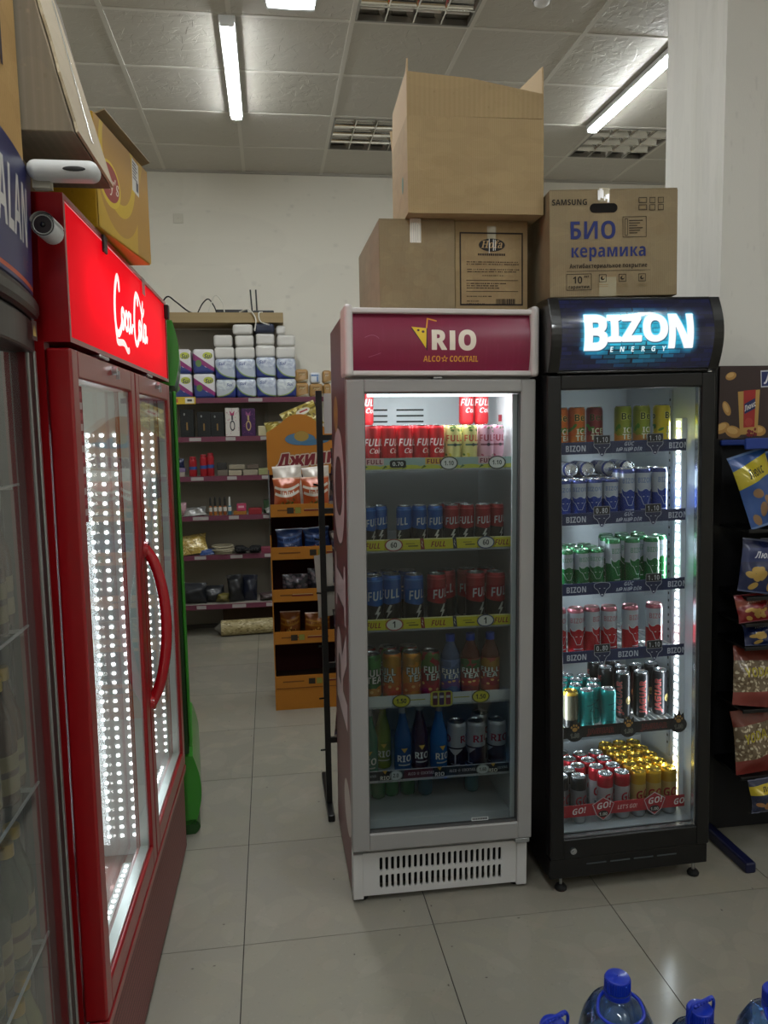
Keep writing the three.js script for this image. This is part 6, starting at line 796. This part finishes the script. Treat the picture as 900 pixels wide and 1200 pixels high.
// ───────── crisps rack at the pier ─────────
{
  const t = thing('crisps_rack', 'dark crisps rack with printed banner in front of the pier', 'rack', [1.64, 0, -2.7]);
  const blueM = M(0x14183c, 0.4), W1 = 0.66;
  part('upright', span(-0.02, 0.012, 0.035, 1.79, -0.03, 0.0), blackMetal, t); part('upright', span(W1, W1 + 0.03, 0.035, 1.79, -0.03, 0.0), blackMetal, t);
  part('foot_bar', rspan(0.008, -0.028, 0.012, 0, 0.04, -0.09, 0.285), blueM, t); part('foot_bar', rspan(0.008, W1, W1 + 0.04, 0, 0.04, -0.09, 0.285), blueM, t);
  part('back_panel', span(0.012, W1, 0.005, 1.5, -0.028, -0.02), M(0x101014, 0.7), t);
  const banner = tex(1024, 448, (g, w, h) => {
    fill(g, w, h, '#3a2a28'); g.scale(0.72, 1); const chip = (x, y, r, a) => { oval(g, x, y, r, r * 0.55, '#b88a4a', a); oval(g, x - r * 0.1, y - r * 0.12, r * 0.7, r * 0.32, '#d0a868', a); };
    chip(90, 62, 44, -0.2); chip(62, 260, 50, 1.0); chip(30, 380, 60, -0.3); chip(120, 404, 66, 0.2); chip(330, 400, 60, 0.1); chip(700, 100, 46, 0.4); chip(900, 380, 60, 0.2);
    g.fillStyle = '#b9924e'; g.beginPath(); g.moveTo(150, 158); g.lineTo(330, 146); g.lineTo(320, 420); g.lineTo(176, 424); g.fill(); poly(g, [[196, 152], [296, 146], [294, 376], [204, 380]], '#a32a28'); poly(g, [[206, 234], [292, 198], [296, 262], [210, 296]], '#1d2a5c'); txt(g, 'Люкс', 250, 248, 46, '#e0dcd6', { italic: true, rot: -0.36, sx: 0.8 }); oval(g, 246, 346, 34, 26, '#b04038'); for (let i = 0; i < 20; i++) oval(g, 226 + rnd() * 90, 390 + rnd() * 40, 9, 9, '#7a1f28');
    poly(g, [[330, 30], [640, 20], [640, 122], [338, 134]], '#c9ccd6'); poly(g, [[338, 38], [632, 28], [632, 114], [344, 126]], '#1f2c66'); txt(g, 'Люкс', 480, 80, 92, '#e6e6ea', { italic: true });
  });
  part('banner', span(-0.01, W1 + 0.02, 1.525, 1.79, 0.0, 0.006), M(0x2a1c1a, 0.5), t); decal('banner_print', W1 + 0.03, 0.265, banner, t, [W1 / 2 + 0.005, 1.6575, 0.0068]);
  [0.3, 0.55, 0.78, 0.865, 0.96, 1.2].forEach((y) => part('shelf', [span(0.012, W1, y, y + 0.008, -0.02, 0.19), rspan(0.003, 0.0, W1, y, y + 0.014, 0.19, 0.196)], blackMetal, t));
  part('basket', [rspan(0.006, 0.0, W1, 1.5, 1.522, 0.0, 0.012), rspan(0.006, 0.0, W1, 1.49, 1.53, 0.15, 0.162)], M(0x1d3a8a, 0.4), t);
  const chipsBag = (bg, mid, chip, word, tc) => bagMat((g, w, h) => { fill(g, w, h, bg); poly(g, [[0, h * 0.2], [w, h * 0.08], [w, h * 0.34], [0, h * 0.46]], mid); for (let i = 0; i < 9; i++) { oval(g, w * (0.18 + 0.64 * rnd()), h * (0.56 + 0.34 * rnd()), 24, 15, chip, rnd() * 3); } txt(g, word, w / 2, h * 0.28, 42, tc, { italic: true, rot: -0.1, sx: 0.8 }); g.fillStyle = 'rgba(220,220,230,.35)'; g.fillRect(0, 0, w, 7); g.fillRect(0, h - 7, w, 7); }, 192, 240, 0.22);
  const yb = chipsBag('#1f4a8c', '#b6a51c', '#8a6a4a', 'Люкс', '#2a2a10'), navy = chipsBag('#14204a', '#1a2a5c', '#b3924a', 'Люкс', '#c9ccd6'), redc = chipsBag('#7a1f22', '#8c3a2a', '#b8924a', 'Люкс', '#d9b8a8'), seeds = bagMat((g, w, h) => { fill(g, w, h, '#6a5a44'); for (let i = 0; i < 240; i++) oval(g, rnd() * w, rnd() * h, 7, 4, ['#a8987c', '#c2b59a', '#57452f'][i % 3], rnd() * 3); poly(g, [[0, 0], [w, 0], [w, 46], [0, 60]], '#6a2a1c'); txt(g, 'YODA', w / 2, h * 0.42, 52, '#a89a2c', { rot: -0.12, sx: 0.85 }); poly(g, [[0, h - 50], [w, h - 70], [w, h], [0, h]], '#7a2f28'); }, 192, 240, 0.25);
  const yel = chipsBag('#1d2440', '#b5a01c', '#a0703c', 'Люкс', '#2a2410');
  const X = 1.64, Z = -2.7, rowOf = (m, y, h, w, lab, grp, n = 2, x0 = 0.085, dz = 0.09, rot = 0.1, tilt = -0.1) => { for (let i = 0; i < n; i++) { const o = bag(`${lab}, ${['foremost', 'middle', 'rearmost'][i]} of three`, grp, m, w, h, 0.05, [X + x0 + i * w * 0.72, y + h / 2 - 0.01, Z + (dz > 0.2 ? dz : 0.155) - i * 0.055], [tilt, 0, rot + jit(0.08)], 1.3); const sy = [1.2, 0.96, 0.865, 0.78, 0.55, 0.3].find((q) => q <= y + 0.001); if (sy) rest(o, sy + 0.008); } };
  rowOf(yb, 1.235, 0.265, 0.15, 'blue and yellow crisps bag in the top row of the crisps rack', 'blue and yellow crisps bags', 3, 0.055, 0.11, 0.28, -0.2);
  rowOf(navy, 0.99, 0.19, 0.16, 'navy crisps bag in the second row of the crisps rack', 'navy crisps bags', 3, 0.075, 0.1, -0.08);
  rowOf(redc, 0.87, 0.1, 0.13, 'small red crisps bag under the navy row', 'small red crisps bags', 3, 0.05, 0.1, 0.15, -0.3); rowOf(navy, 0.785, 0.09, 0.14, 'small navy crisps bag below the red ones', 'small navy crisps bags', 3, 0.085, 0.125, -0.1, -0.45);
  rowOf(seeds, 0.555, 0.21, 0.17, 'seed bag in the fourth row of the crisps rack', 'seed bags in the fourth row', 3, 0.065, 0.11, -0.12, -0.25); rowOf(seeds, 0.305, 0.235, 0.16, 'seed bag in the bottom row of the crisps rack', 'seed bags in the bottom row', 3, 0.07, 0.1, 0.05);
  rowOf(yel, 0.2, 0.12, 0.15, 'yellow topped crisps bag hanging at the foot of the crisps rack', 'yellow topped crisps bags', 3, 0.1, 0.21, 0.1, -0.15);
}

// ───────── five-litre water bottles in the foreground ─────────
{
  const pet = P(0xbdd6f2, 0.03, 0, { transmission: 0.95, thickness: 0, ior: 1.4, side: THREE.DoubleSide }), water = P(0xffffff, 0.0, 0, { transmission: 1, thickness: 0.2, ior: 1.33, attenuationColor: new THREE.Color(0.5, 0.74, 0.95), attenuationDistance: 0.3 }), cap = P(0x0e2fae, 0.32, 0, { clearcoat: 0.3 });
  const R = 0.082, prof = [[0.001, 0.004], [R * 0.8, 0.002], [R * 0.97, 0.01], [R, 0.025], [R * 0.985, 0.05], [R, 0.075], [R * 0.985, 0.1], [R, 0.125], [R * 0.985, 0.15], [R, 0.175], [R * 0.985, 0.2], [R * 0.98, 0.222], [R * 0.9, 0.252], [R * 0.7, 0.282], [R * 0.42, 0.302], [R * 0.29, 0.31], [R * 0.28, 0.325]];
  const bodyG = new THREE.LatheGeometry(prof.map(([x, y]) => new THREE.Vector2(x, y)), 48); { const p = bodyG.attributes.position; for (let i = 0; i < p.count; i++) { const x = p.getX(i), y = p.getY(i), z = p.getZ(i), a = Math.atan2(x, z), k = y > 0.205 && y < 0.298 ? 1 + 0.014 * Math.sin(a * 14) : 1; p.setX(i, x * k); p.setZ(i, z * k); } bodyG.computeVertexNormals(); }
  const waterG = new THREE.LatheGeometry([...prof.slice(0, 14).map(([x, y]) => new THREE.Vector2(Math.max(0.001, x * 0.975), y + 0.003)), new THREE.Vector2(0.001, 0.285)], 40);
  const capG = join([lathe([[R * 0.31, 0.318], [0.0262, 0.319], [0.0265, 0.345], [0.0245, 0.349], [0.001, 0.349]], 32), ...Array.from({ length: 32 }, (_, i) => { const a = i / 32 * Math.PI * 2; return B(0.0018, 0.022, 0.0018, Math.sin(a) * 0.0266, 0.333, Math.cos(a) * 0.0266); })]);
  const ringG = lathe([[0.0268, 0.306], [0.0285, 0.307], [0.0285, 0.316], [0.0265, 0.317]], 32);
  // carrying handle: folded down or raised strap
  const strap = (up) => { const pts = up ? [[-0.029, 0.311, 0], [-0.036, 0.33, 0.0], [-0.034, 0.357, 0.004], [-0.026, 0.37, 0.006], [0.0, 0.369, 0.008], [0.026, 0.366, 0.006], [0.037, 0.352, 0.004], [0.037, 0.33, 0.002], [0.029, 0.311, 0]] : [[-0.029, 0.311, 0], [-0.042, 0.309, 0.02], [-0.046, 0.297, 0.046], [-0.03, 0.288, 0.06], [0, 0.284, 0.067], [0.03, 0.288, 0.06], [0.046, 0.297, 0.046], [0.042, 0.309, 0.02], [0.029, 0.311, 0]]; const gs = [tube(pts, 0.0036, 48, 8)]; for (let i = -3; i <= 3; i++) gs.push(new THREE.SphereGeometry(0.0052, 8, 6).translate(i * 0.0085, (up ? 0.366 : 0.285), up ? 0.008 : 0.0655)); return join(gs); };
  const upG = strap(true), downG = strap(false);
  [[0.545, -1.455, 0.4, true, 0, 'clear water bottle with blue cap and raised handle at the row end'], [0.728, -1.545, -0.25, false, 1.045, 'taller clear water bottle with blue cap and handle folded down'], [0.868, -1.445, 0.35, true, 0, 'clear water bottle with raised blue handle between two others'], [1.055, -1.46, 0.2, false, 1.02, 'clear water bottle with blue cap at the far end'], [0.69, -1.37, 0.1, false, 0, 'clear water bottle standing in front of the taller bottle'], [0.85, -1.262, 0.2, false, 1.08, 'clear water bottle in front of the raised handle bottle']].forEach(([x, z, a, up, sc, l]) => {
    const t = thing('water_bottle', l, 'water bottle', [x, 0.0005, z], a, 'large water bottles'); if (sc) t.scale.setScalar(sc);
    part('body', bodyG, pet, t); part('water', waterG, water, t); part('cap', capG, cap, t); part('neck_ring', ringG, cap, t); part('handle', up ? upG : downG, cap, t);
  });
}

renderer.render(scene, camera);
